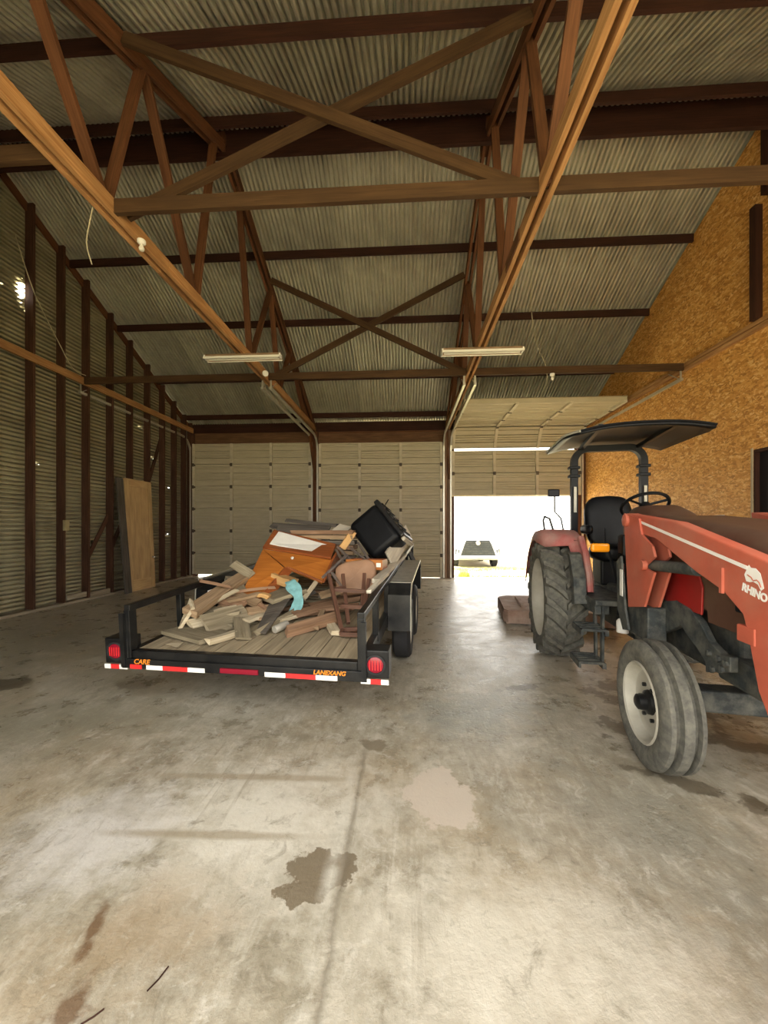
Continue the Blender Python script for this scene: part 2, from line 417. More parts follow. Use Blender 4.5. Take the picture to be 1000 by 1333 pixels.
# ------------------------------------------------------------------ left wall: studs and corrugated siding
wl = tag(empty('wall_left', (XL, RY, 0)), kind='structure')
def lc(p): return (p[0] - XL, p[1] - RY, p[2])
holes = [(6.30, 5.60, .075, .16), (6.31, 5.36, .02, .035), (6.33, 5.28, .016, .03), (5.95, 5.5, .03, .02), (6.6, 2.63, .02, .012), (9.3, 4.0, .02, .015), (9.75, 3.3, .02, .015), (10.4, 2.6, .03, .015), (10.35, 1.3, .02, .02), (10.1, 1.1, .02, .01)]
SH = 9 * PIT
y_parts = [(YF - .05, 3.9), (3.75, 8.19), (8.15, YB + .05)]
for r in range(12):
    z0 = r * SH
    for (ya, yb) in y_parts:
        rows_z = [(z0 + pz, -pa) for pz, pa in sheet_profile(9)]
        m = MB(); hs = [h for h in holes if ya < h[0] < yb and z0 - .2 < h[1] < z0 + SH + .2]
        step = .02 if hs else 99
        for (za, aa), (zb, ab) in zip(rows_z[:-1], rows_z[1:]):
            half = (RZ - .03 - max(za, zb)) / SL
            if half <= 0: continue
            lo, hi = max(ya, RY - half), min(yb, RY + half)
            if hi - lo < .01: continue
            cuts = [lo]
            if hs:
                yl = min(h[0] - h[2] for h in hs) - .06; yh = max(h[0] + h[2] for h in hs) + .06
                y = max(lo, yl)
                if y > lo: cuts.append(y)
                while y + step < min(hi, yh): y += step; cuts.append(y)
            cuts.append(hi)
            for a, b in zip(cuts[:-1], cuts[1:]):
                cy, cz = (a + b) / 2, (za + zb) / 2; skip = False
                if b - a < .1:
                    for (hy, hz, ry, rz) in hs:
                        q = ((cy - hy) / ry) ** 2 + ((cz - hz) / rz) ** 2
                        if q < 1 + .7 * math.sin(cy * 61 + cz * 37) * math.cos(cz * 53): skip = True
                if skip: continue
                vs = [lc((XL + aa, a, za)), lc((XL + aa, b, za)), lc((XL + ab, b, zb)), lc((XL + ab, a, zb))]
                m.add(vs, [[0, 1, 2, 3]])
        if m.v:
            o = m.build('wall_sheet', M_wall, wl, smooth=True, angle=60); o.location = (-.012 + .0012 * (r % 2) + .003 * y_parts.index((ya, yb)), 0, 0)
for y in [.05, .65, 1.3, 1.95, 2.6, 3.2, 3.8, 4.45, 5.1, 5.76, 6.36, 6.96, 7.53, 8.17, 8.78, 9.40, 10.0, 10.52, 11.0, 11.33]:
    m = MB(); m.beam(lc((XL + .085, y, .04)), lc((XL + .085, y, roofz(y) - .05)), .045, .15, up=(1, 0, 0)); m.build('stud', M_stud, wl)
m = MB(); m.beam(lc((XL + .09, YF, .022)), lc((XL + .09, YB, .022)), .17, .044); m.build('sill_plate', M_sill, wl)
for y0, y1 in ((5.8, RY + 5.6), (5.7, .0)):
    m = MB(); m.beam(lc((XL + .03, y0, roofz(y0) - .12)), lc((XL + .03, y1, roofz(y1) - .12)), .04, .14); m.build('rake_board', M_web, wl)
m = MB(); m.beam(lc((XL + .19, -.1, 4.42)), lc((XL + .19, YB - .1, 4.42)), .045, .14); m.build('tie_board', M_pine, wl)
m = MB(); m.beam(lc((XL + .05, 7.55, .75)), lc((XL + .05, 8.17, 1.75)), .09, .03, roll=90); m.build('diagonal_brace', M_stud, wl)
m = MB(); m.beam(lc((XL + .05, 9.45, 2.5)), lc((XL + .05, 10.0, 3.9)), .09, .03, roll=90); m.build('diagonal_brace', M_stud, wl)
m = MB(); m.beam(lc((XL + .05, 8.2, .9)), lc((XL + .05, 8.78, 2.0)), .09, .03, roll=90); m.build('diagonal_brace', M_stud, wl)
m = MB(); m.box(lc((XL + .1, 7.33, .12)), (.05, .55, .10)); m.build('floor_block', M_sill, wl)
m = MB(); m.box(lc((XL + .1, 7.86, .09)), (.05, .55, .10)); m.build('floor_block', M_sill, wl)

# ------------------------------------------------------------------ right wall: strand board sheets
wr = tag(empty('wall_right', (XR, RY, 0)), kind='structure')
def rw(p): return (p[0] - XR, p[1] - RY, p[2])
def clip_gable(poly, drop):
    for s in (1, -1):
        out = []
        f = lambda p: (RZ - drop - SL * s * (p[0] - RY)) - p[1]
        for i in range(len(poly)):
            a, b = poly[i], poly[(i + 1) % len(poly)]; fa, fb = f(a), f(b)
            if fa >= 0: out.append(a)
            if (fa >= 0) != (fb >= 0):
                t = fa / (fa - fb); out.append((a[0] + (b[0] - a[0]) * t, a[1] + (b[1] - a[1]) * t))
        poly = out
        if len(poly) < 3: return None
    return poly
WIN = (4.75, 6.00, 1.45, 2.62)
k = 0
ye = [YB - .0, 10.28, 9.06, 7.84, 6.62, 6.00, 4.75, 3.5, 2.28, 1.06, YF]
zl = [0, 2.62, 4.44, 6.0, 7.5]
for a, b in zip(ye[1:], ye[:-1]):
    for zi, (za, zb) in enumerate(zip(zl[:-1], zl[1:])):
        zq = [(za, zb)]
        if zi == 0 and abs(a - WIN[0]) < .01: zq = [(0, WIN[2])]
        for (z0, z1) in zq:
            poly = clip_gable([(a + .0015, z0 + .0015), (b - .0015, z0 + .0015), (b - .0015, z1 - .0015), (a + .0015, z1 - .0015)], .06)
            if not poly: continue
            m = MB(); m.prism([rw((XR + (k % 3) * .002, y, z)) for y, z in poly], (.012, 0, 0)); m.build('board_sheet', M_osb, wr); k += 1
poly = clip_gable([(YF, 0), (YB, 0), (YB, 8), (YF, 8)], .02)
def ring(y0, y1, z0, z1):
    p = clip_gable([(y0, z0), (y1, z0), (y1, z1), (y0, z1)], .02)
    if p:
        m = MB(); m.prism([rw((XR + .10, y, z)) for y, z in p], (.02, 0, 0)); m.build('outer_cladding', M_wall, wr)
ring(YF, WIN[0], 0, 8); ring(WIN[1], YB, 0, 8); ring(WIN[0], WIN[1], 0, WIN[2]); ring(WIN[0], WIN[1], WIN[3], 8)
for zc in (4.375, 4.455):
    m = MB(); m.beam(rw((XR - .03, -.1, zc)), rw((XR - .03, YB - .12, zc)), .05, .066); m.build('tie_board', M_pine, wr)
m = MB(); m.beam(rw((XR - .05, 5.90, 4.5)), rw((XR - .05, 5.90, 6.15)), .10, .10, up=(1, 0, 0)); m.build('gable_post', M_dark, wr)
m = MB(); m.beam(rw((XR - .05, 5.72, 6.2)), rw((XR - .05, 5.72, 7.2)), .10, .10, up=(1, 0, 0)); m.build('gable_post', M_dark, wr)
# window by the tractor
w1 = tag(empty('window_1', (XR, (WIN[0] + WIN[1]) / 2, WIN[2])), kind='structure')
M_pane = NT('dark_pane', .5, 0, .2).col((.02, .018, .02)).m
M_trimw = wood('pale_trim', (.62, .52, .36), (.46, .36, .22))
m = MB(); m.box((.07, 0, (WIN[3] - WIN[2]) / 2), (.012, WIN[1] - WIN[0], WIN[3] - WIN[2])); m.build('pane', M_pane, w1)
for yy in (-1, 1):
    m = MB(); m.box((.03, yy * (WIN[1] - WIN[0] - .04) / 2, (WIN[3] - WIN[2]) / 2), (.06, .03, WIN[3] - WIN[2])); m.build('frame', M_dark, w1)
    m = MB(); m.box((-.006, yy * (WIN[1] - WIN[0] + .03) / 2, (WIN[3] - WIN[2]) / 2), (.012, .03, WIN[3] - WIN[2] + .06)); m.build('trim_strip', M_trimw, w1)
for zz in (.02, WIN[3] - WIN[2] - .02):
    m = MB(); m.box((.03, 0, zz), (.1, WIN[1] - WIN[0] - .09, .04)); m.build('frame', M_dark, w1)
m = MB(); m.box((.04, 0, (WIN[3] - WIN[2]) / 2), (.03, .035, WIN[3] - WIN[2] - .1)); m.build('mullion', M_dark, w1)

# ------------------------------------------------------------------ back wall: header, posts
wb = tag(empty('wall_back', (0, YB, 0)), kind='structure')
def bc(p): return (p[0], p[1] - YB, p[2])
m = MB(); m.beam(bc((XL, YB + .05, 4.205)), bc((XR, YB + .05, 4.205)), .05, .345); m.build('header_board', M_hdr, wb)
m = MB(); m.beam(bc((XL, YB + .04, 4.518)), bc((XR, YB + .04, 4.518)), .05, .29); m.build('header_board', M_dark, wb)
m = MB(); m.beam(bc((-2.5, YB + .01, 4.34)), bc((.95, YB + .01, 4.345)), .03, .03); m.build('header_strip', M_web, wb)
M_post = wood('lit_post_wood', (.40, .27, .18), (.24, .14, .085))  # lit brightness painted into the wood of the post beside the raised door
for x, w_, mt in ((T1, .12, M_web), (T2, .10, M_post), (XR - .09, .14, M_web), (XL + .10, .10, M_stud)):
    for dx in (-.5, .5):
        m = MB(); m.beam(bc((x + dx * w_, YB - .02, 0)), bc((x + dx * w_, YB - .02, 4.35)), w_ * .85, .14, up=(0, 1, 0)); m.build('post', mt, wb)
for x, w_ in ((T1, .42), (T2, .42), (XR - .09, .34), (XL + .10, .32)):
    m = MB(); m.beam(bc((x, YB + .06, 0)), bc((x, YB + .06, 4.05)), w_, .03, up=(0, 1, 0)); m.build('jamb_board', M_stud, wb)
for z, xs in ((3.93, (T1, T2)),):
    for x in xs:
        m = MB(); m.beam(bc((x + .05, YB - .1, 2.9)), bc((x - .05, YB - .45, 4.3)), .04, .09); m.build('knee_brace', M_web, wb)

# ------------------------------------------------------------------ sectional doors
PH = .664
DW = 3.66
def groove(z, w, d): return [(z - w / 2, 0), (z - w / 2 + .003, d), (z + w / 2 - .003, d), (z + w / 2, 0)]
BD = .066
prof = [(0, BD), (.020, BD), (.024, -.03), (.048, -.03), (.054, 0)] + groove(.196, .034, .06) + groove(.268, .020, .035) + groove(.338, .020, .035) + groove(.410, .034, .06) + groove(.548, .022, .035) + [(.608, 0), (.614, -.03), (.638, -.03), (.642, BD), (PH - .004, BD)]
def panel_mesh():
    m = MB(); rows = [[(-DW / 2, y, z) for z, y in prof], [(DW / 2, y, z) for z, y in prof]]
    m.grid(rows)
    m.grid([[(-DW / 2, .072, 0), (-DW / 2, .078, PH + .02)], [(DW / 2, .072, 0), (DW / 2, .078, PH + .02)]])
    m.grid([[(-DW / 2, BD, 0), (-DW / 2, .072, 0)], [(DW / 2, BD, 0), (DW / 2, .072, 0)]])
    m.grid([[(-DW / 2, BD, PH - .004), (-DW / 2, .072, PH - .004)], [(DW / 2, BD, PH - .004), (DW / 2, .072, PH - .004)]])
    me = m.mesh('panel'); me.materials.append(M_door); return me
PANEL = panel_mesh()
m = MB(); m.box((0, -.022, PH / 2), (.075, .064, PH - .05)); STILE = m.mesh('stile'); STILE.materials.append(M_stile)
m = MB(); m.box((0, -.059, 0), (.075, .010, .10)); m.tube([(-.04, -.07, 0), (.04, -.07, 0)], .012, 8)
HINGE = m.mesh('hinge'); HINGE.materials.append(M_hinge)
def obm(name, me, parent, loc=(0, 0, 0), rot=(0, 0, 0)):
    o = bpy.data.objects.new(name, me); COL.objects.link(o); o.parent = parent; o.location = loc; o.rotation_euler = rot; return o
def door_panel(door, loc, tilt=0.0, hinge=True):
    p = obm('panel', PANEL, door, loc, (tilt, 0, 0))
    for x in (-DW / 2 + .03, -DW / 6, DW / 6, DW / 2 - .03):
        obm('stile', STILE, p, (x, 0, 0))
        if hinge: obm('hinge', HINGE, p, (x, 0, PH))
    return p
def track(door, x, ynear):
    pts = [(x, -.06, .02), (x, -.06, 3.72)]
    for k in range(1, 8):
        a = k / 8 * PI / 2; pts.append((x, -.06 - .46 * (1 - math.cos(a)), 3.72 + .46 * math.sin(a)))
    pts += [(x, -.52, 4.18), (x, ynear - YB, 4.20)]
    m = MB(); m.tube(pts, .024, 4, sq=(1, 0, 0)); m.build('track', M_steel, door)
    m = MB(); m.beam((x, ynear - YB + .03, 4.18), (x, ynear - YB + .03, 4.42), .035, .006); m.beam((x, ynear - YB + .03, 4.2), (x + .0, ynear - YB + .35, 4.42), .03, .006)
    m.build('track_hanger', M_steel, door)
def make_door(n, xc, raise_):
    d = tag(empty('door_%d' % n, (xc, YB - .04, 0)), kind='structure')
    for k in range(6): door_panel(d, (0, 0, raise_ + k * (PH + .004)), 0, k < 5)
    for s in (-1, 1): track(d, s * (DW / 2 + .04), 7.38)
    return d
d1 = make_door(1, (XL + T1) / 2 + .03, .055)
d2 = make_door(2, (T1 + T2) / 2, .008)
m = MB(); m.box((1.36, -.03, .98), (.035, .02, .36)); m.box((1.36, -.035, 1.05), (.16, .02, .04)); m.build('slide_lock', M_door, d2)
d3 = tag(empty('door_3', ((T2 + XR) / 2 + .0, YB - .04, 0)), kind='structure')
door_panel(d3, (0, 0, 2.40)); door_panel(d3, (0, 0, 2.40 + PH + .004), 0, False)
zt = 2.40 + 2 * (PH + .004) + .05
ang = math.radians(32)
p3 = door_panel(d3, (0, -.02, zt), ang)
yt, ztt = -.02 - PH * math.sin(ang), zt + PH * math.cos(ang)
for k in range(3): door_panel(d3, (0, yt - .02 - k * (PH + .006), ztt + .02), PI / 2 - .02, k < 2)
for s in (-1, 1): track(d3, s * (DW / 2 + .04), 7.38)
M_cord = plain('cord', (.55, .50, .40), .8)
m = MB(); m.tube([(.55, yt - .7, ztt), (.57, yt - .72, ztt - .18), (.52, yt - .74, ztt - .28), (.47, yt - .72, ztt - .18), (.5, yt - .7, ztt - .05)], .008, 6); m.build('pull_cord', M_cord, d3)

# ------------------------------------------------------------------ front wall: header, posts, one added closed door (behind the camera)
wf = tag(empty('wall_front', (0, YF, 0)), kind='structure')
m = MB(); m.beam((XL, -.05, 4.19), (XR, -.05, 4.19), .05, .30); m.build('header_board', M_hdr, wf)
m = MB(); m.beam((XL, -.04, 4.44), (XR, -.04, 4.44), .05, .18); m.build('header_board', M_dark, wf)
for x in (XL + .10, T1, T2, XR - .09):
    m = MB(); m.beam((x, 0, 0), (x, 0, 4.35), .16, .14, up=(0, 1, 0)); m.build('post', M_stud, wf)
d4 = tag(empty('door_4', ((XL + T1) / 2 + .03, YF + .04, 0), (0, 0, PI)), kind='structure')  # unseen closed door added to keep light off the left wall
for k in range(6): door_panel(d4, (0, 0, .008 + k * (PH + .004)), 0, k < 5)

# ------------------------------------------------------------------ trusses
BZ = 4.43
TOPW = .13
bn = [RY - 4.6, RY - 3.1, RY - 1.95 * 1.2, RY - .72 * 1.2, RY + .72 * 1.2, RY + 1.95 * 1.2, RY + 3.1 * 1.15, RY + 4.6]
bn = [1.1, 3.38 - .02, 4.86, 6.64, 8.14, 10.35]
tn = [.55, 2.55, 3.85, 5.35, 6.15, 7.65, 8.95, 10.9]
webs = [(tn[1], bn[0]), (tn[1], bn[1]), (tn[2], bn[1]), (tn[2], bn[2]), (tn[3], bn[2]), (tn[4], bn[3]), (tn[5], bn[3]), (tn[5], bn[4]), (tn[6], bn[4]), (tn[6], bn[5])]
def chord_z(y): return roofz(y) - .27
def make_truss(x, label):
    t = empty('roof_truss', (x, RY, BZ - .07)); tag(t, label, 'truss')
    c = lambda dx, y, z: (dx, y - RY, z - (BZ - .07))
    for s in (-1, 1):
        for y0, y1 in ((-.05, 4.2), (4.204, 8.1), (8.104, 11.36)):
            m = MB(); m.beam(c(s * .045, y0, BZ), c(s * .045, y1, BZ), .042, .14); m.build('bottom_chord', M_pine, t)
        m = MB(); m.beam(c(s * .045, RY + .0, chord_z(RY)), c(s * .045, 11.38, chord_z(11.38)), .042, .14); m.build('top_chord', M_web, t)
        m = MB(); m.beam(c(s * .045, RY - .0, chord_z(RY)), c(s * .045, .0, chord_z(0)), .042, .14); m.build('top_chord', M_web, t)
    for (a, b) in webs:
        m = MB(); m.beam(c(0, a, chord_z(a) + .03), c(0, b, BZ - .02), .044, .10, up=(1, 0, 0)); m.build('web', M_web, t)
    for y in (4.2, 8.1):
        m = MB(); m.box(c(-.072, y, BZ), (.012, .5, .12)); m.build('splice_plate', M_web, t)
    m = MB(); m.box(c(0, RY, chord_z(RY) + .01), (.15, .45, .16)); m.build('ridge_plate', M_web, t)
    return t
make_truss(T1, 'timber roof truss standing over the post between the two closed doors')
make_truss(T2, 'timber roof truss standing over the post beside the raised door')
def tie(y, lab, mat, left=True):
    m = MB()
    if left: m.beam((XL + .17, y, BZ - .005), (T1 - .07, y, BZ - .005), .045, .13); m.beam((T1 - .066, y + .0, BZ - .005), (T1 + .066, y, BZ - .005), .03, .03)
    m.beam((T1 + .07, y, BZ - .005), (T2 - .07, y, BZ - .005), .045, .13); m.beam((T2 - .066, y, BZ - .005), (T2 + .066, y, BZ - .005), .03, .03)
    m.beam((T2 + .07, y, BZ - .005), (XR - .06, y, BZ - .005), .045, .13)
    tag(m.build('tie_beam', mat), lab, 'beam', 'tie beams across the trusses')
tie(7.36, 'long tie beam across the trusses that carries the door track hangers', M_tie)
tie(3.40, 'long tie beam across the trusses on the side away from the doors', M_tie, False)
m = MB(); m.beam((XL + .22, 2.88, BZ - .005), (T1 - .07, 2.88, BZ - .005), .045, .13); tag(m.build('tie_beam', M_tie), 'short tie beam from a truss to the corrugated stud wall', 'beam', 'tie beams across the trusses')
def cross(y, lab):
    t = empty('cross_brace', ((T1 + T2) / 2, y, BZ)); tag(t, lab, 'brace')
    zt_ = chord_z(y) - BZ - .02; h = (T2 - T1) / 2 - .09
    m = MB(); m.beam((-h, .022, .02), (h, .022, zt_), .04, .11, up=(0, 1, 0), roll=90); m.build('brace_board', M_tie, t)
    m = MB(); m.beam((-h, -.022, zt_), (h, -.022, .02), .04, .11, up=(0, 1, 0), roll=90); m.build('brace_board', M_tie, t)
cross(3.50, 'X shaped cross brace between the trusses above the empty floor')
cross(7.46, 'X shaped cross brace between the trusses near the light fixtures')

# ------------------------------------------------------------------ shared object materials
M_black = plain('black_paint', (.006, .0065, .0075), .32, .0, .3, 9, .3, dust=(.06, .057, .05), dustamt=.25)
M_blackm = plain('black_plastic', (.006, .0065, .008), .45, 0, .3, 9, .18)
M_rubber = plain('dusty_rubber', (.105, .102, .09), .85, 0, .2, 30, .2, dust=(.24, .23, .185), dustamt=.5)
M_rubber2 = plain('black_rubber', (.022, .022, .024), .75, 0, .25, 8, .3)
M_rim = plain('dusty_rim', (.50, .48, .41), .6, .1, .15, 5, .4, dust=(.36, .33, .26), dustamt=.6)
M_rimw = plain('pale_rim', (.66, .64, .58), .5, .2, .12)
M_red = plain('red_paint', (.31, .012, .012), .35, 0, .2, 5, .5, dust=(.22, .04, .03), dustamt=.4)
M_arm = plain('faded_red_paint', (.47, .105, .062), .55, 0, .14, 6, .4, dust=(.44, .165, .11), dustamt=.6)
M_hood = plain('dusty_brown_hood', (.095, .046, .030), .5, 0, .15, 5, .4, dust=(.125, .085, .057), dustamt=.7)
M_fend = plain('dusty_red_fender', (.40, .12, .11), .6, 0, .2, 5, .3, dust=(.40, .33, .28), dustamt=.6)
M_iron = plain('dusty_cast_iron', (.035, .042, .045), .6, .1, .3, 16, .4, dust=(.19, .185, .155), dustamt=.6)
M_rust = plain('rusty_deck', (.30, .19, .14), .8, 0, .3, 5, .3, dust=(.50, .40, .33), dustamt=.7)
M_ftop = plain('dusty_sheen_tread', (.34, .33, .29), .4, .4, .2, 12)  # dusty steel; its grey also paints the reflection on the fender tops
M_chrome = plain('bright_steel', (.75, .74, .70), .25, .9, .1)
M_white = plain('white_plastic', (.78, .77, .72), .5, 0, .06)
M_rlens = NT('red_lens', .25, 0, .5).col((.24, .006, .022)).m
M_amber = NT('amber_lens', .2, 0, .5).col((.85, .30, .01)).m
M_redtape = plain('red_tape', (.72, .03, .03), .4, 0, .1); M_whtape = plain('white_tape', (.86, .85, .82), .4, 0, .06)
M_orange = NT('orange_print', .6).col((.85, .26, .02)).m
M_deck = wood('deck_plank', (.42, .35, .235), (.25, .20, .13), .8, .3)

# ------------------------------------------------------------------ flatbed trailer
LA = math.radians(5.2); LO = Vector((-1.243, 2.84, 0)); LF = Vector((math.sin(LA), math.cos(LA), 0)); LR = Vector((math.cos(LA), -math.sin(LA), 0))
PIT_T = math.radians(3.7)
tr = tag(empty('flatbed_trailer', LO, (PIT_T, 0, -LA)), 'black tandem axle flatbed trailer loaded with scrap wood', 'trailer')
TLEN = 4.9
DZ = .505
def gz(u): return -u * math.tan(PIT_T)          # ground height in the pitched frame
m = MB(); n_pl = 11; pw = 1.80 / n_pl
pl_meshes = []
for k in range(3):
    q = MB(); q.box((0, TLEN / 2 + .03, 0), (pw - .008, TLEN - .04, .04)); me = q.mesh('deck_plank'); me.materials.append(M_deck); pl_meshes.append(me)
for k in range(n_pl):
    obm('deck_plank', pl_meshes[k % 3], tr, (-.90 + pw * (k + .5), 0, DZ - .02 - random.uniform(0, .004)))
m = MB(); m.box((0, .015, DZ - .055), (1.86, .03, .10)); m.box((0, .03, DZ - .006), (1.86, .06, .012)); m.box((0, TLEN + .02, DZ - .05), (1.9, .06, .12))
for s in (-1, 1): m.box((s * .92, TLEN / 2, DZ - .06), (.06, TLEN, .12))
for y in (.9, 1.7, 2.5, 3.3, 4.1): m.box((0, y, DZ - .09), (1.8, .05, .08))
m.build('frame', M_black, tr, bevel=.004)
m = MB(); m.beam((-.5, TLEN, DZ - .07), (0, TLEN + 1.25, DZ - .07), .06, .1); m.beam((.5, TLEN, DZ - .07), (0, TLEN + 1.25, DZ - .07), .06, .1); m.box((0, TLEN + 1.3, DZ - .05), (.09, .3, .08))
m.build('tongue', M_black, tr)
m = MB(); m.tube([(.06, TLEN + 1.05, gz(TLEN + 1.05) + .01), (.06, TLEN + 1.05, DZ + .35)], .03, 10); m.box((.06, TLEN + 1.05, gz(TLEN + 1.05) + .012), (.16, .16, .02)); m.build('tongue_jack', M_black, tr)
# side rails
for s in (-1, 1):
    m = MB(); m.tube([(s * .93, .0, DZ + .335), (s * .93, TLEN, DZ + .335)], .026, 4, sq=(1, 0, 0)); m.build('top_rail', M_black, tr, bevel=.006)
    for y in (.03, .62, 1.3, 2.1, 2.9, 3.7, TLEN - .05):
        m = MB(); m.beam((s * .93, y, DZ - .06), (s * .93, y, DZ + .32), .05, .06 if y > .1 else .075, up=(0, 1, 0)); m.build('rail_post', M_black, tr, bevel=.004)
    m = MB(); m.beam((s * .955, -.02, DZ - .12), (s * .955, -.02, DZ + .30), .035, .03, up=(0, 1, 0)); m.build('gate_hinge_post', M_black, tr)
# bumper and lights
m = MB(); m.box((0, -.012, DZ - .095), (1.95, .024, .075)); m.build('bumper', M_black, tr, bevel=.003)
for s in (-1, 1):
    xb = s * 1.03
    m = MB(); m.box((xb, .06, DZ - .005), (.20, .14, .20)); lb = m.build('light_box', M_black, tr, bevel=.006)
    xl = s * 1.035
    m = MB(); m.lathe([(0, .074), (.012, .074), (.014, .060), (.006, .058)], (xl, -.008, DZ - .005), (0, -1, 0), 24); m.build('lamp_ring', M_rubber2, lb, smooth=True)
    m = MB(); m.lathe([(0, .058), (.010, .057), (.016, .04), (.018, .0)], (xl, -.009, DZ - .005), (0, -1, 0), 24); m.build('lamp_lens', M_rlens, lb, smooth=True)
    m = MB()
    for k in range(5): m.box((xl + (k - 2) * .02, -.026, DZ - .005), (.006, .004, .07))
    m.build('lens_rib', M_redtape, lb)
    for k, (w0, w1, mt) in enumerate(((.0, .07, M_whtape), (.07, .145, M_redtape), (.145, .20, M_whtape))):
        m = MB(); a_, b_ = s * (.93 + w0), s * (.93 + w1); m.box(((a_ + b_) / 2, -.02, DZ - .125), (abs(b_ - a_), .006, .036)); m.build('reflective_tape', mt, tr)
def tape(x0, x1, mt):
    m = MB(); m.box(((x0 + x1) / 2, -.027, DZ - .115), (x1 - x0, .004, .034)); m.build('reflective_tape', mt, tr)
tape(-.90, -.80, M_redtape)
for x0, x1, mt in ((-.76, -.62, M_whtape), (-.62, -.41, M_redtape), (-.41, -.27, M_whtape), (.21, .37, M_whtape), (.37, .60, M_redtape), (.60, .76, M_whtape)): tape(x0, x1, mt)
m = MB(); m.box((.01, -.03, DZ - .103), (.30, .012, .035)); ml = m.build('marker_lamp_bar', M_rlens, tr)
FR = Matrix.Rotation(PI / 2, 4, 'X')
text_mesh('lettering', 'CARE', .055, M_orange, tr, Matrix.Translation((-.80, -.027, DZ - .075)) @ FR, shear=.25, bold=.001)
text_mesh('lettering', 'LANEXANG', .045, M_orange, tr, Matrix.Translation((.70, -.027, DZ - .078)) @ FR, shear=.25, bold=.001)
# tandem wheels and fenders
def fender(s):
    pr = [(1.18, DZ - .16), (1.22, DZ + .20), (1.34, DZ + .30), (2.95, DZ + .30), (3.10, DZ + .18), (3.14, DZ - .16)]
    m = MB()
    for (a, b) in zip(pr[:-1], pr[1:]):
        m.prism([(s * .955, a[0], a[1]), (s * .955, b[0], b[1]), (s * .955, b[0], b[1] - .012), (s * .955, a[0], a[1] - .012)] if abs(b[0] - a[0]) > .05 else
                [(s * .955, a[0], a[1]), (s * .955, b[0], b[1]), (s * .955, b[0] + .012, b[1]), (s * .955, a[0] + .012, a[1])], (s * .235, 0, 0))
    f = m.build('fender', M_black, tr)
    m = MB(); m.box((s * 1.0725, 2.145, DZ + .304), (.225, 1.60, .006)); m.build('fender_tread', M_ftop, f)
    m = MB(); m.tube([(s * 1.19, p[0], p[1] + .004) for p in pr], .008, 6); m.build('fender_edge', M_steel, f)
for s in (-1, 1):
    fender(s)
    for yw in (1.70, 2.60):
        c0 = (s * 1.065, yw, gz(yw) + .345)
        m = MB(); m.lathe([(-.09, .20), (-.10, .26), (-.095, .31), (-.07, .34), (.07, .34), (.095, .31), (.10, .26), (.09, .20)], c0, (s, 0, 0), 36); tw = m.build('tire', M_rubber2, tr, smooth=True)
        m = MB(); m.lathe([(-.08, .20), (.085, .205), (.075, .185), (.03, .17), (.035, .08), (.05, .07), (.05, .0)], c0, (s, 0, 0), 28); m.build('rim', M_rimw, tw, smooth=True)
    m = MB(); m.box((s * .94, 2.15, DZ - .2), (.05, .9, .06)); m.build('axle_hanger', M_black, tr)
for yw in (1.70, 2.60):
    m = MB(); m.tube([(-1.0, yw, gz(yw) + .345), (1.0, yw, gz(yw) + .345)], .03, 10); m.build('axle', M_black, tr)
m = MB()
for k in range(3): m.tube([(1.0, 3.25 + .12 * k, DZ + .04), (1.08, 3.25 + .12 * k, DZ + .20), (1.0, 3.25 + .12 * k, DZ + .36)], .022, 8)
m.box((1.0, 3.37, DZ + .2), (.05, .40, .05)); m.build('winch_rack', M_black, tr)

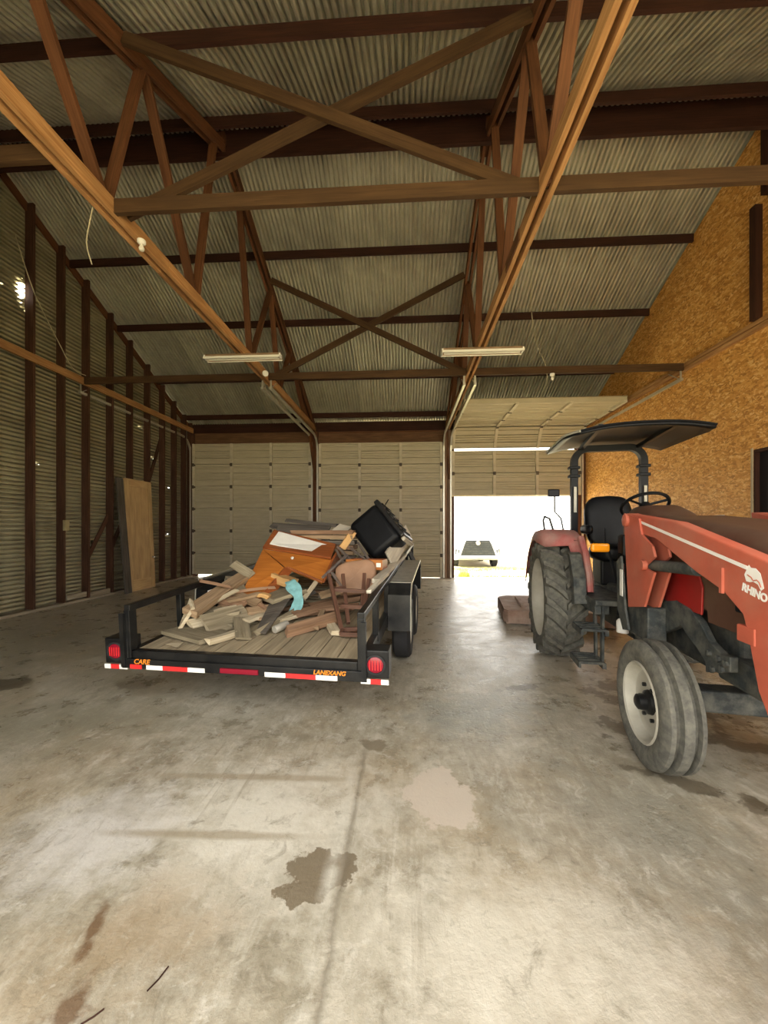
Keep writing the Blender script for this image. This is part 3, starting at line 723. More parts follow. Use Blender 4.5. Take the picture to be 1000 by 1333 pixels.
# ------------------------------------------------------------------ scrap load (yaw-only trailer frame)
def J(u, w, z): return LO + LF * u + LR * w + Vector((0, 0, z))
WM = {'w1': wood('scrap_brown', (.42, .30, .185), (.23, .15, .085), .8, .35), 'w2': wood('scrap_grey', (.38, .325, .225), (.20, .165, .105), .85, .35),
      'w3': wood('scrap_reddish', (.36, .225, .14), (.19, .105, .06), .8, .3), 'w4': wood('scrap_pale', (.68, .60, .44), (.42, .34, .22), .8, .25),
      'w5': wood('scrap_tan', (.68, .44, .20), (.50, .28, .10), .7, .2), 'w6': wood('scrap_dark', (.15, .13, .11), (.07, .06, .05), .8, .3),
      'w7': wood('scrap_whitewashed', (.70, .64, .52), (.52, .46, .36), .75, .15)}
SCRAP = [
('long thick timber slanting up over the scrap pile', (0.50,-0.78,0.69), (1.30,-0.66,0.94), 0.15, 0.06, 15, 'w1'),
('slim brown stick poking over the trailer rail opposite the fender', (0.72,-0.82,0.95), (0.95,-0.65,0.86), 0.06, 0.03, 0, 'w3'),
('short grey plank standing tilted above the thick timber', (1.30,-0.83,1.07), (1.25,-0.57,0.94), 0.10, 0.03, 50, 'w2'),
('reddish plank end under the thick timber', (0.90,-0.75,0.76), (0.85,-0.44,0.69), 0.12, 0.04, 30, 'w3'),
('grey-brown plank lying below the thick timber', (0.75,-0.81,0.67), (0.75,-0.50,0.65), 0.10, 0.04, 10, 'w2'),
('pale split plank on the flat slab', (0.45,-0.73,0.59), (0.90,-0.52,0.62), 0.12, 0.04, 30, 'w4'),
('wide weathered board resting on the slab beside the pale plank', (0.40,-0.57,0.60), (0.80,-0.36,0.62), 0.26, 0.03, 35, 'w2'),
('narrow board with a ragged end pointing at the bumper', (0.75,-0.43,0.62), (0.25,-0.12,0.545), 0.13, 0.02, -10, 'w2'),
('dark flat slab of boarding lying on the deck corner', (0.45,-0.86,0.555), (0.25,-0.36,0.545), 0.32, 0.03, 0, 'w2'),
('second flat slab under the wide weathered board', (0.74,-0.80,0.575), (0.62,-0.36,0.575), 0.20, 0.03, 0, 'w2'),
('squared offcut lying along the slab edge', (0.13,-0.36,0.55), (0.36,-0.25,0.56), 0.06, 0.05, 0, 'w4'),
('wide dark slab behind the teal cloth', (1.00,-0.29,0.73), (1.30,-0.05,0.80), 0.36, 0.04, 0, 'w2'),
('slim grey lath leaning on the dark slab', (0.40,-0.08,0.56), (0.95,0.05,0.64), 0.05, 0.04, 60, 'w2'),
('tan wooden block beside the sideboard leg', (1.35,-0.34,0.92), (1.30,-0.11,0.86), 0.14, 0.09, 0, 'w5'),
('yellow sawn offcut in front of the sideboard leg', (1.00,-0.36,0.78), (0.98,-0.23,0.76), 0.07, 0.04, 0, 'w5'),
('squared post lying on the deck with a pale sawn end', (0.42,0.18,0.575), (0.75,0.54,0.64), 0.09, 0.07, 20, 'w3'),
('plank lying under the tipped chair frame', (1.15,0.14,0.64), (1.40,0.60,0.71), 0.09, 0.05, 10, 'w3'),
('flat plank above the squared post', (0.85,0.08,0.62), (1.15,0.40,0.68), 0.10, 0.04, 10, 'w3'),
('brown plank between the squared post and the chair', (1.00,0.12,0.60), (1.20,0.59,0.64), 0.10, 0.04, 0, 'w3'),
('short pale-ended stub by the chair foot', (0.45,0.61,0.57), (0.75,0.46,0.59), 0.08, 0.04, 0, 'w4'),
('brown board wedged under the top end of the thick timber', (1.00,-0.71,0.79), (0.95,-0.35,0.70), 0.10, 0.04, 25, 'w1'),
('stubby tan offcut among the loose laths', (0.80,-0.40,0.64), (0.95,-0.21,0.65), 0.12, 0.05, 15, 'w1'),
('thin tan offcut with a broken end', (0.72,-0.34,0.59), (0.78,-0.10,0.585), 0.10, 0.03, -15, 'w1'),
('crossing board half buried in the scrap', (0.70,-0.70,0.60), (1.00,-0.66,0.74), 0.09, 0.04, 0, 'w1'),
('brown stub standing in front of the sideboard leg', (1.05,-0.48,0.73), (0.90,-0.24,0.64), 0.06, 0.05, 0, 'w3'),
('grey plank leaning beside the top end of the thick timber', (1.25,-0.82,0.91), (1.05,-0.58,0.78), 0.12, 0.05, 0, 'w2'),
('long grey board on top of the sideboard', (2.40,-0.86,1.50), (2.30,-0.01,1.46), 0.12, 0.03, 30, 'w6'),
('dark beam lying across the very top of the heap', (2.60,-0.72,1.58), (2.50,0.06,1.50), 0.09, 0.05, 0, 'w6'),
('wide grey sheet of board behind the sideboard', (2.20,-0.71,1.44), (2.10,0.09,1.37), 0.16, 0.02, 50, 'w6'),
('cream plywood strip under the black case', (2.00,0.86,1.08), (2.80,1.02,1.42), 0.20, 0.03, 65, 'w7'),
('long whitewashed board riding on the trailer rail above the fender', (1.00,0.86,0.945), (2.80,0.96,1.08), 0.08, 0.04, 0, 'w7'),
('short whitewashed lath beside the fender', (0.62,0.86,0.90), (1.30,0.93,0.985), 0.04, 0.03, 0, 'w7'),
('orange splintered board standing beside the black case', (2.00,0.26,1.22), (2.10,0.37,1.41), 0.09, 0.03, 80, 'w5'),
('dark stick lying across the laths', (0.90,-0.29,0.60), (1.40,0.10,0.76), 0.04, 0.04, 0, 'w6'),
('pale stick leaning beside the teal cloth', (1.15,0.07,0.73), (1.50,0.09,0.86), 0.05, 0.03, 40, 'w4'),
]
SCRAP += [
('small pale offcut lying beside the split plank', (.62,-.62,.66), (.80,-.50,.68), .07, .03, 20, 'w4'),
('short brown lath under the pale split plank', (.55,-.50,.60), (.95,-.40,.64), .06, .03, 10, 'w3'),
('thin pale lath leaning on the thick timber', (.62,-.84,.66), (.92,-.55,.84), .04, .02, 30, 'w4'),
('grey offcut between the two flat slabs', (.60,-.60,.63), (.72,-.42,.66), .08, .03, 0, 'w2'),
('short pale plank lying in front of the thin panel', (.62,-.30,.60), (.86,-.18,.62), .08, .03, 5, 'w4'),
('brown lath resting across the reddish plank end', (.78,-.58,.75), (1.02,-.36,.79), .05, .03, 15, 'w1'),
('brown lath lying under the sideboard leg', (1.0,-.62,.80), (1.22,-.30,.82), .08, .03, -10, 'w3'),
('grey lath behind the sideboard leg', (1.35,-.82,.88), (1.6,-.45,1.0), .09, .03, 20, 'w2'),
('pale broken lath near the grey cylinder', (.68,.00,.60), (.95,.16,.63), .06, .03, 0, 'w4'),
('reddish lath crossing under the chair frame', (.95,.30,.66), (1.02,.70,.70), .07, .03, 10, 'w3'),
('thin brown lath beside the chair foot', (.55,.40,.58), (.95,.34,.66), .05, .025, 0, 'w1'),
('dark lath leaning behind the chair frame', (1.25,.20,.74), (1.40,.70,.84), .07, .03, 30, 'w6'),
('brown offcut on the planks beside the cushion', (1.15,.25,.76), (1.28,.45,.80), .09, .04, 15, 'w1'),
]
def board(a, b, w, t, roll, mat):
    """a plank with uneven ends and a slight bow"""
    a, b = Vector(a), Vector(b); d = (b - a).normalized(); m = MB()
    up = Vector((0, 0, 1)); x = d.cross(up).normalized(); y = x.cross(d)
    R = Matrix.Rotation(math.radians(roll), 3, d); x = R @ x; y = R @ y
    bow = random.uniform(-.006, .010); vs = []
    for k in range(4):
        t_ = k / 3; c = a.lerp(b, t_) + y * bow * math.sin(PI * t_); ww = w * random.uniform(.93, 1.04)
        for (p, q) in ((-1, -1), (1, -1), (1, 1), (-1, 1)):
            sk = d * random.uniform(-.02, .02) if k in (0, 3) else Vector((0, 0, 0))
            vs.append(c + x * p * ww / 2 + y * q * t / 2 + sk)
    fs = [[3, 2, 1, 0], [12, 13, 14, 15]]; L = (b - a).length; r = random.random() * 9
    uvs = [[(r, r), (r + .02, r), (r + .02, r + t), (r, r + t)]] * 2
    per = [0, w, w + t, 2 * w + t, 2 * w + 2 * t]
    for k in range(3):
        for i in range(4):
            j = (i + 1) % 4; fs.append([k * 4 + i, k * 4 + j, k * 4 + 4 + j, k * 4 + 4 + i])
            uvs.append([(r + L * k / 3, r + per[i]), (r + L * k / 3, r + per[i + 1]), (r + L * (k + 1) / 3, r + per[i + 1]), (r + L * (k + 1) / 3, r + per[i])])
    m.add(vs, fs, uvs); return m
for lab, a, b, w_, t_, roll, mt in SCRAP:
    tag(board(J(*a), J(*b), w_, t_, roll, mt).build('scrap_board', WM[mt]), lab, 'board', 'loose boards in the trailer load')
# low layers of laths carrying the heap
for k in range(12):
    u = 1.15 + .15 * k; off = random.uniform(-.25, .25); z = .525 + .065 * u
    tag(board(J(u, -.55 + off * .5, z + .012), J(u + .02, .55 + off * .5, z + .012), .12, .04, 0, 0).build('scrap_board', WM[random.choice(['w1', 'w2', 'w3'])]),
        'rough lath buried in the lowest layer of the scrap heap', 'board', 'buried laths under the heap')
for k in range(8):
    z = .80 + .065 * 2.3 + k * .066
    tag(board(J(2.15 + .05 * math.sin(k * 2.1), -.45, z), J(2.2, .38, z), .30, .05, 0, 0).build('scrap_board', WM[['w1', 'w3', 'w6'][k % 3]]),
        'rough board stacked inside the heap behind the sideboard', 'board', 'boards stacked behind the sideboard')

# orange sideboard lying on the heap
M_orw = wood('varnished_wood', (.52, .19, .035), (.36, .11, .02), .35, .1, .4)
M_orw2 = wood('varnished_wood_dark', (.36, .11, .03), (.22, .06, .02), .4, .1, .4)
sb_o = J(1.62, -.22, 1.06)
sb = tag(empty('sideboard', sb_o), 'orange varnished sideboard with a white panel, lying tipped on the scrap heap', 'sideboard')
def sj(u, w, z): return tuple(J(u, w, z) - sb_o)
def slab(pts, thick, name, mat, parent=sb, bevel=.004):
    P = [Vector(p) for p in pts]; nrm = (P[1] - P[0]).cross(P[2] - P[0]).normalized()
    m = MB(); m.prism(P, nrm * thick); return m.build(name, mat, parent, bevel=bevel)
A_, B_, C_, D_ = (1.70, -.66, 1.21), (1.70, .20, 1.09), (1.46, .16, .85), (1.46, -.26, 1.01)
E_, F_ = (1.98, -.60, 1.40), (1.98, .13, 1.225)
slab([sj(*A_), sj(*B_), sj(*C_), sj(*D_)], .03, 'front_panel', M_orw)
top = slab([sj(*A_), sj(*B_), sj(2.02, .17, 1.24), sj(2.02, -.66, 1.42)], .03, 'top_panel', M_orw2)
slab([sj(1.76, -.60, 1.255), sj(1.76, .10, 1.135), sj(1.97, .09, 1.235), sj(1.97, -.575, 1.405)], .022, 'white_panel', M_white)
slab([sj(*B_), sj(*C_), sj(1.95, .20, .98), sj(2.02, .22, 1.26)], .03, 'side_panel', M_orw2)
slab([sj(*D_), sj(*C_), sj(1.75, .14, .86), sj(1.75, -.30, .98)], .02, 'bottom_panel', M_orw2)
slab([sj(*A_), sj(1.42, -.27, 1.02), sj(1.05, -.40, .74), sj(1.05, -.58, .78)], .05, 'leg_panel', M_orw)
slab([sj(1.42, -.27, 1.02), sj(1.05, -.40, .74), sj(1.18, -.34, .70), sj(1.52, -.22, .98)], .03, 'leg_side', M_orw2)
m = MB(); m.lathe([(0, .012), (.018, .02), (.028, .014), (.03, 0)], sj(1.60, -.24, 1.10), tuple((Vector(sj(*D_)) - Vector(sj(*A_))).cross(Vector(sj(*B_)) - Vector(sj(*A_))).normalized()), 14); m.build('knob', M_white, sb, smooth=True)

# black case with a ribbed end
bk_o = J(2.35, .68, 1.12)
e1 = (J(2.25, .95, 1.16) - J(2.25, .36, 1.18)).normalized()
bk = tag(empty('plastic_case', bk_o), 'big black plastic case with a ribbed end, tipped on top of the heap', 'case')
ux = (J(2.28, 1.0, 1.37) - J(2.28, .70, 1.12)); ux.normalize()         # along the lower right edge
uy = (J(2.42, .62, 1.80) - J(2.25, 1.06, 1.44)); L2 = uy.length; uy.normalize()
uz = ux.cross(uy).normalized(); uy = uz.cross(ux).normalized()
Mb = Matrix((ux, uy, uz)).transposed()
cc = (J(2.35, .67, 1.39) - bk_o)
m = MB(); m.box(cc, (.50, .62, .42), M=Mb); m.build('shell', M_blackm, bk, bevel=.09, seg=5, smooth=True)
def bkp(a, b, c): return cc + Mb @ Vector((a, b, c))
m = MB(); m.box(bkp(.255, 0, 0), (.07, .62, .44), M=Mb); rim_ = m.build('rim_band', M_black, bk, bevel=.02)
for k in range(6):
    m = MB(); m.box(bkp(.297, -.23 + k * .09, 0), (.02, .02, .36), M=Mb); m.build('rib', M_blackm, rim_)
for b0 in (-.06, .06):
    for (da, db, sa) in ((.0, .05, (.012, .006, .12)), (.0, -.05, (.012, .006, .12))):
        m = MB(); m.box(bkp(.31, b0 + db, -.05 if uz.y > 0 else .05), sa, M=Mb); m.build('clip', M_chrome, rim_)
m = MB(); m.box(bkp(.24, -.34, 0), (.05, .05, .40), M=Mb); m.build('pale_edge', WM['w7'], bk, bevel=.01)
m = MB(); m.tube([bkp(.25, .28, -.1), bkp(.32, .33, -.12), bkp(.38, .34, -.1)], .008, 6); m.build('cable_stub', M_black, bk)

# drawer, cushion, chair frame, folding frames, cloth, can, panels
d_o = J(1.58, .66, 1.0)
dr = tag(empty('drawer', d_o), 'brown wooden drawer lying in front of the black case', 'drawer')
Rz = Matrix.Rotation(-LA - .1, 3, 'Z')
for nm, c, s_ in (('front', (0, -.12, 0), (.42, .018, .11)), ('back', (0, .12, 0), (.40, .014, .10)), ('side', (-.20, 0, 0), (.014, .24, .10)), ('side', (.20, 0, 0), (.014, .24, .10)), ('bottom', (0, 0, -.05), (.40, .24, .008))):
    q = MB(); q.box(Rz @ Vector(c) + Vector((0, 0, .06)), s_, M=Rz); q.build(nm, M_orw if nm == 'front' else M_orw2, dr)
q = MB(); q.box(Rz @ Vector((.17, -.135, 0)) + Vector((0, 0, .06)), (.05, .012, .045), M=Rz); q.build('label_plate', M_white, dr)
def blob(name, ctr, rad, mat, M=None, seed=0, amp=.12, nu=16, nv=24, pw_=1.0):
    rnd = random.Random(seed); ph = [rnd.uniform(0, 6) for _ in range(6)]; rows = []
    for i in range(nu + 1):
        th = PI * i / nu; row = []
        for k in range(nv + 1):
            a = 2 * PI * (k % nv) / nv
            p = Vector((math.sin(th) * math.cos(a), math.sin(th) * math.sin(a), math.cos(th)))
            p = Vector([math.copysign(abs(x) ** pw_, x) for x in p])
            f = 1 + amp * (math.sin(3 * a + ph[0]) * math.sin(2 * th + ph[1]) + .5 * math.sin(5 * a + ph[2] + 3 * th))
            p = Vector((p.x * rad[0], p.y * rad[1], p.z * rad[2])) * f
            if M: p = M @ p
            row.append(Vector(ctr) + p)
        rows.append(row)
    q = MB(); q.grid(rows); return q
cu_o = J(1.32, .58, .82)
M_cush = plain('brown_vinyl', (.34, .20, .125), .5, 0, .15, 6)
Mc = Matrix.Rotation(-LA, 3, 'Z') @ Matrix.Rotation(math.radians(58), 3, 'X') @ Matrix.Rotation(math.radians(10), 3, 'Z')
ch = blob('seat_cushion', J(1.36, .58, .93), (.22, .19, .055), M_cush, Mc, 3, .03, 18, 32, .45)
tag(ch.build('seat_cushion', M_cush, smooth=True, angle=80), 'brown padded chair cushion standing behind the tipped chair frame', 'cushion')
M_chair = wood('chair_wood', (.17, .085, .055), (.09, .042, .03), .45, .1)
cf_o = J(.75, .62, .60)
cf = tag(empty('chair_frame', cf_o), 'dark brown wooden chair frame tipped over without its seat', 'chair')
def cj(u, w, z): return tuple(J(u, w, z) - cf_o)
for a, b, nm in (((1.00, .38, 1.00), (.52, .64, .58), 'leg'), ((1.10, .50, .99), (.68, .66, .60), 'leg'), ((1.12, .72, 1.0), (.78, .76, .62), 'leg'), ((1.0, .79, .96), (.58, .80, .58), 'leg')):
    q = MB(); q.beam(cj(*a), cj(*b), .036, .036); q.build(nm, M_chair, cf, bevel=.004)
for a, b in (((.88, .45, .87), (.88, .78, .86)), ((.80, .56, .73), (.78, .80, .73)), ((.52, .64, .585), (.58, .81, .585)), ((.42, .66, .575), (.42, .84, .575)), ((.88, .45, .87), (.98, .55, .88))):
    q = MB(); q.beam(cj(*a), cj(*b), .03, .034); q.build('rail', M_chair, cf)
q = MB(); q.beam(cj(.42, .66, .575), cj(.54, .65, .585), .03, .03); q.build('rail', M_chair, cf)
q = MB(); q.beam(cj(.42, .82, .575), cj(.60, .80, .585), .03, .03); q.build('rail', M_chair, cf)
M_grey = plain('dull_tube', (.22, .18, .16), .5, .3)
FF = [[((1.2, .254, .941), (1.7, .396, 1.152)), ((1.25, .34, .993), (1.1, .521, .817)), ((1.9, .209, 1.194), (1.4, .47, 1.004))],
      [((1.9, .229, 1.232), (1.6, .511, 1.045)), ((2.0, .351, 1.228), (1.5, .761, 1.032)), ((2.1, .437, 1.283), (1.7, .654, 1.101)), ((1.62, .50, 1.05), (1.72, .65, 1.10))]]
for i, segs in enumerate(FF):
    o_ = J(*segs[0][0]); t = tag(empty('folding_frame', o_), ['bent tube frame of a folding chair crossing beside the sideboard', 'grey tube frame of a folding stool wedged under the black case'][i], 'frame')
    for a, b in segs:
        q = MB(); q.beam(J(*a) - o_, J(*b) - o_, .028, .022); q.build('tube', M_grey, t, bevel=.004)
M_teal = plain('teal_fabric', (.19, .41, .43), .85, 0, .25, 14)
cl_o = J(1.0, 0, .66)
q = MB(); prof_c = [(1.20, -.10, .87, .05), (1.12, -.06, .88, .075), (1.08, -.01, .84, .07), (1.04, .04, .79, .035), (1.0, .07, .745, .045), (.95, .07, .69, .06), (.90, .055, .645, .055), (.88, .05, .62, .02)]
rows = []
for i, (u_, w_, z_, r_) in enumerate(prof_c):
    c_ = J(u_, w_, z_); row = []
    for k in range(29):
        a_ = 2 * PI * (k % 28) / 28; f = 1 + .22 * math.sin(5 * a_ + i * .4) + .12 * math.sin(9 * a_ + i)
        row.append(c_ + (LR * math.cos(a_) + (LF * .6 + Vector((0, 0, .6))) * math.sin(a_)) * r_ * f)
    rows.append(row)
q.grid(rows); co = q.build('knotted_cloth', M_teal, smooth=True, angle=90); sub = co.modifiers.new('s', 'SUBSURF'); sub.levels = 1; sub.render_levels = 1
tag(co, 'pale teal cloth knotted and hanging over the scrap wood', 'cloth')
q = MB(); a_, b_ = J(.46, .05, .575), J(.60, .11, .595); q.lathe([(0, 0), (0, .030), (.006, .034), ((b_ - a_).length - .004, .034), ((b_ - a_).length, .03), ((b_ - a_).length, 0)], a_, tuple(b_ - a_), 20)
tag(q.build('spray_can', plain('can_metal', (.45, .43, .38), .4, .4), smooth=True), 'small grey cylinder lying on the deck beside the squared post', 'can')
def panel_thing(name, pts, th, mat, lab, cat):
    P = [J(*p) for p in pts]; nrm = (P[1] - P[0]).cross(P[2] - P[0]).normalized(); q = MB(); q.prism(P, nrm * th); tag(q.build(name, mat, bevel=.003), lab, cat)
panel_thing('plastic_tray', [(.52, -.87, .56), (.40, -.80, .55), (.52, -.74, .73), (.62, -.84, .79)], .03, WM['w4'], 'pale tray standing on edge against the rail opposite the fender', 'tray')
panel_thing('board_panel', [(.42, -.10, .555), (.40, .0, .545), (1.0, -.02, .745), (1.0, -.24, .70)], .012, WM['w6'], 'dark thin panel sloping down from the wide slab', 'panel')
panel_thing('cardboard_piece', [(.10, -.72, .522), (.04, -.56, .52), (.16, -.60, .525)], .004, WM['w4'], 'pale torn card lying flat on the deck corner', 'card')
panel_thing('roofing_piece', [(2.3, .02, 1.40), (2.3, .22, 1.38), (2.45, .28, 1.46), (2.45, .10, 1.50)], .03, WM['w7'], 'cream edged folded board on top of the heap', 'board')
panel_thing('paper_scrap', [(.78, -.80, .78), (.90, -.72, .83), (.98, -.74, .87), (.86, -.84, .83)], .004, M_white, 'crumpled white paper caught beside the thick timber', 'paper')

# ------------------------------------------------------------------ tractor with front loader
TO = Vector((2.343, 4.522, 0)); TFA = math.atan2(-.9885, -.1513)
tk = tag(empty('tractor', TO, (0, 0, TFA)), 'red utility tractor with a front loader and a dark canopy', 'tractor')
def T(u, w, z): return (u, -w, z)
def TP(pts, w): return [T(u, w, z) for u, z in pts]
def rear_wheel(s):
    c = T(0, s * .62, .66); R, H = .66, .20
    ax = (0, -s, 0)                                   # outward
    m = MB(); m.lathe([(-H + .03, .44), (-H, .50), (-H + .005, .55), (-H + .04, .585), (-.1, .595), (0, .60), (.1, .595), (H - .04, .585), (H - .005, .55), (H, .50), (H - .03, .44)], c, ax, 48)
    # lugs: bent bars running from the shoulder to the centre line
    C = Vector(c); A = Vector(ax)
    for side in (-1, 1):
        for k in range(19):
            th0 = 2 * PI * (k + (.5 if side > 0 else 0)) / 19
            secs = []
            for i in range(5):
                t = i / 4; lat = side * (.0 + (H - .005) * t); th = th0 + .36 * t * (1 - .25 * t)   # shoulder leads upward on the front face
                wd = .034 + .012 * t; r1 = R - .002 - .03 * t * t; r0 = .575 - .03 * t
                secs.append((lat, th, wd, r1, r0))
            vs = []
            for lat, th, wd, r1, r0 in secs:
                e = wd / .63
                for (r, a) in ((r0, th - e), (r1, th - e * .75), (r1, th + e * .75), (r0, th + e)):
                    d = Vector((math.cos(a), 0, math.sin(a)))
                    vs.append(C + A * lat + d * r)
            fs = []
            for i in range(4):
                for q in range(4):
                    j = (q + 1) % 4; fs.append([i * 4 + q, i * 4 + j, i * 4 + 4 + j, i * 4 + 4 + q])
            fs += [[0, 1, 2, 3], [16, 17, 18, 19]]
            m.add(vs, fs)
    t = m.build('rear_tire', M_rubber, tk, smooth=True, angle=35)
    m = MB(); m.lathe([(-.16, .44), (.165, .455), (.175, .445), (.165, .425), (.12, .40), (.06, .385), (.03, .36), (.0, .22), (.02, .20), (.02, 0)], c, ax, 40); m.build('rear_rim', M_rim, t, smooth=True, angle=50)
    m = MB(); m.lathe([(.02, .13), (.07, .12), (.09, .07), (.09, 0)], c, ax, 20)
    for k in range(8):
        a = k * PI / 4; m.lathe([(.015, .016), (.045, .016), (.045, 0)], C + Vector((math.cos(a), 0, math.sin(a))) * .17, ax, 6)
    m.build('rear_hub', M_rim, t, smooth=True)
for s in (1, -1): rear_wheel(s)
def front_wheel(s):
    c = T(2.154, s * .485, .383); ax = (0, -s, 0); R = .383
    pr = [(-.085, .235), (-.105, .29), (-.10, .335), (-.088, .362), (-.082, .372), (-.060, .376), (-.056, .342), (-.030, .344), (-.024, .382), (.024, .382), (.030, .344), (.056, .342), (.060, .376), (.082, .372), (.088, .362), (.10, .335), (.105, .29), (.085, .235)]
    m = MB(); m.lathe(pr, c, ax, 48); t = m.build('front_tire', M_rubber, tk, smooth=True, angle=30)
    m = MB(); m.lathe([(-.08, .235), (.088, .243), (.096, .235), (.088, .222), (.055, .212), (.03, .20), (.022, .17), (.032, .12), (.03, .07), (.03, 0)], c, ax, 36); m.build('front_rim', M_rim, t, smooth=True, angle=40)
    m = MB(); m.lathe([(.03, .075), (.05, .07), (.06, .05), (.10, .045), (.11, .03), (.11, 0)], c, ax, 16)
    for k in range(6):
        a = k * PI / 3; m.lathe([(.028, .012), (.05, .012), (.05, 0)], Vector(c) + Vector((math.cos(a), 0, math.sin(a))) * .105, ax, 6)
    m.build('front_hub', M_black, t, smooth=True)
for s in (1, -1): front_wheel(s)
# drive train
m = MB(); m.box(T(.35, 0, .68), (1.5, .36, .42)); m.build('gearbox', M_iron, tk, bevel=.03)
m = MB(); m.box(T(1.75, 0, .80), (1.3, .34, .42)); m.build('engine', M_iron, tk, bevel=.03)
for k in range(4):
    m = MB(); m.tube([T(1.45 + .2 * k, .17, .80), T(1.45 + .2 * k, .24, .86), T(1.6 + .2 * k, .26, .90)], .028, 8); m.build('manifold_pipe', M_iron, tk)
m = MB(); m.tube([T(0, -.5, .66), T(0, -.22, .66), T(0, .22, .66), T(0, .5, .66)], [.11, .15, .15, .11], 16); m.build('rear_axle', M_iron, tk, smooth=True)
m = MB(); m.beam(T(2.154, -.42, .44), T(2.154, .42, .44), .14, .13); m.build('front_axle', M_iron, tk, bevel=.015)
for s in (-1, 1):
    m = MB(); m.tube([T(2.154, s * .36, .30), T(2.154, s * .36, .60)], .05, 12); m.tube([T(2.0, s * .34, .40), T(2.154, s * .36, .36)], .03, 8); m.build('steering_knuckle', M_iron, tk, smooth=True)
m = MB(); m.tube([T(1.98, -.36, .40), T(1.98, .36, .40)], .018, 8); m.build('tie_rod', M_iron, tk)
m = MB(); m.box(T(2.50, 0, .68), (.5, .42, .16)); m.box(T(2.84, 0, .76), (.10, .50, .22)); m.build('front_bolster', M_iron, tk, bevel=.02)
# hood, side panels, grille, cowl
def loft(secs, name, mat, parent=tk, smooth=True, bevel=0, angle=40):
    m = MB(); m.grid([[Vector(p) for p in sct] for sct in secs]); n_ = len(secs[0])
    m.add(secs[0], [list(range(n_))]); m.add(secs[-1], [list(range(n_))])
    return m.build(name, mat, parent, smooth=smooth, angle=angle)
def hood_sec(u, hw, zt, zb, r=.10):
    pts = [T(u, hw, zb)]
    for k in range(7):
        a = k / 6 * PI / 2; pts.append(T(u, hw - r + r * math.cos(a), zt - r + r * math.sin(a)))
    q = [(p[0], -p[1], p[2]) for p in pts[::-1]]
    return pts + q + [pts[0]]
loft([hood_sec(1.12, .29, 1.56, 1.08), hood_sec(1.6, .29, 1.555, 1.05), hood_sec(2.2, .285, 1.50, 1.00), hood_sec(2.7, .275, 1.43, .95), hood_sec(2.92, .265, 1.36, .93), hood_sec(2.99, .24, 1.26, .95)], 'hood', M_hood)
for s in (-1, 1):
    q = [(1.25, 1.24), (2.24, 1.19), (2.28, 1.12), (2.27, .96), (1.95, .96), (1.7, 1.0), (1.25, 1.02)]
    m = MB(); m.prism(TP(q, s * .288), (0, -s * .012, 0)); m.build('side_panel', M_red, tk, bevel=.003)
    q = [(2.30, 1.17), (2.9, 1.13), (2.95, .93), (2.32, .93)]
    m = MB(); m.prism(TP(q, s * .275), (0, -s * .018, 0)); m.build('nose_panel', M_hood, tk, bevel=.003)
    m = MB(); m.box(T(2.66, s * .297, 1.10), (.20, .02, .12)); m.build('side_lamp', M_blackm, tk, bevel=.01)
m = MB(); m.box(T(2.985, 0, 1.08), (.03, .44, .24)); gq = m.build('grille', M_blackm, tk)
for k in range(7):
    m = MB(); m.box(T(3.003, 0, .98 + k * .033), (.012, .42, .008)); m.build('grille_bar', M_iron, gq)
m = MB(); loft([hood_sec(.86, .18, 1.60, 1.2, .08), hood_sec(.98, .20, 1.655, 1.2, .09), hood_sec(1.12, .20, 1.66, 1.2, .10), hood_sec(1.35, .17, 1.60, 1.2, .09), hood_sec(1.5, .12, 1.555, 1.2, .07)], 'cowl', M_hood)
m = MB(); m.box(T(1.02, 0, 1.05), (.24, .42, .5)); m.build('dash_column', M_blackm, tk, bevel=.03)
m = MB(); m.tube([T(.98, 0, 1.55), T(.84, 0, 1.66)], .022, 10); sc_ = m.build('steering_column', M_blackm, tk)
wc = Vector(T(.82, 0, 1.672)); wn = Vector((T(-.30, 0, .45))).normalized(); wx = Vector((0, 1, 0)); wy = wn.cross(wx)
m = MB(); m.tube([wc + (wx * math.cos(a) + wy * math.sin(a)) * .19 for a in [k * 2 * PI / 32 for k in range(33)]], .015, 8, cap=False)
for k in range(3):
    a = PI / 2 + k * 2 * PI / 3; m.tube([wc, wc + (wx * math.cos(a) + wy * math.sin(a)) * .19], .012, 6)
m.lathe([(-.02, .045), (.015, .045), (.02, 0)], wc, tuple(wn), 14)
m.build('steering_wheel', M_blackm, tk, smooth=True)
# operator station
m = MB(); m.box(T(.62, 0, .80), (1.0, 1.02, .05)); m.box(T(.62, .44, .74), (.9, .12, .10)); m.build('platform', M_iron, tk, bevel=.01)
st_ = (.18, .06)
q = blob('s', T(st_[0] + .12, st_[1], 1.20), (.24, .24, .09), None, None, 1, .02, 16, 28, .55); q.build('seat', M_blackm, tk, smooth=True, angle=80)
Mq = Matrix.Rotation(math.radians(-12), 3, 'Y')
q = blob('s', T(st_[0] - .10, st_[1], 1.53), (.075, .245, .30), None, Mq, 2, .02, 18, 28, .6); q.build('backrest', M_blackm, tk, smooth=True, angle=80)
m = MB(); m.box(T(st_[0] + .05, st_[1], 1.0), (.3, .34, .28)); m.build('seat_base', M_blackm, tk, bevel=.02)
for s in (-1, 1):
    q = blob('s', T(st_[0] + .08, st_[1] + s * .28, 1.45), (.16, .035, .05), None, None, 4, .02, 10, 16, .6); q.build('armrest', M_blackm, tk, smooth=True, angle=80)
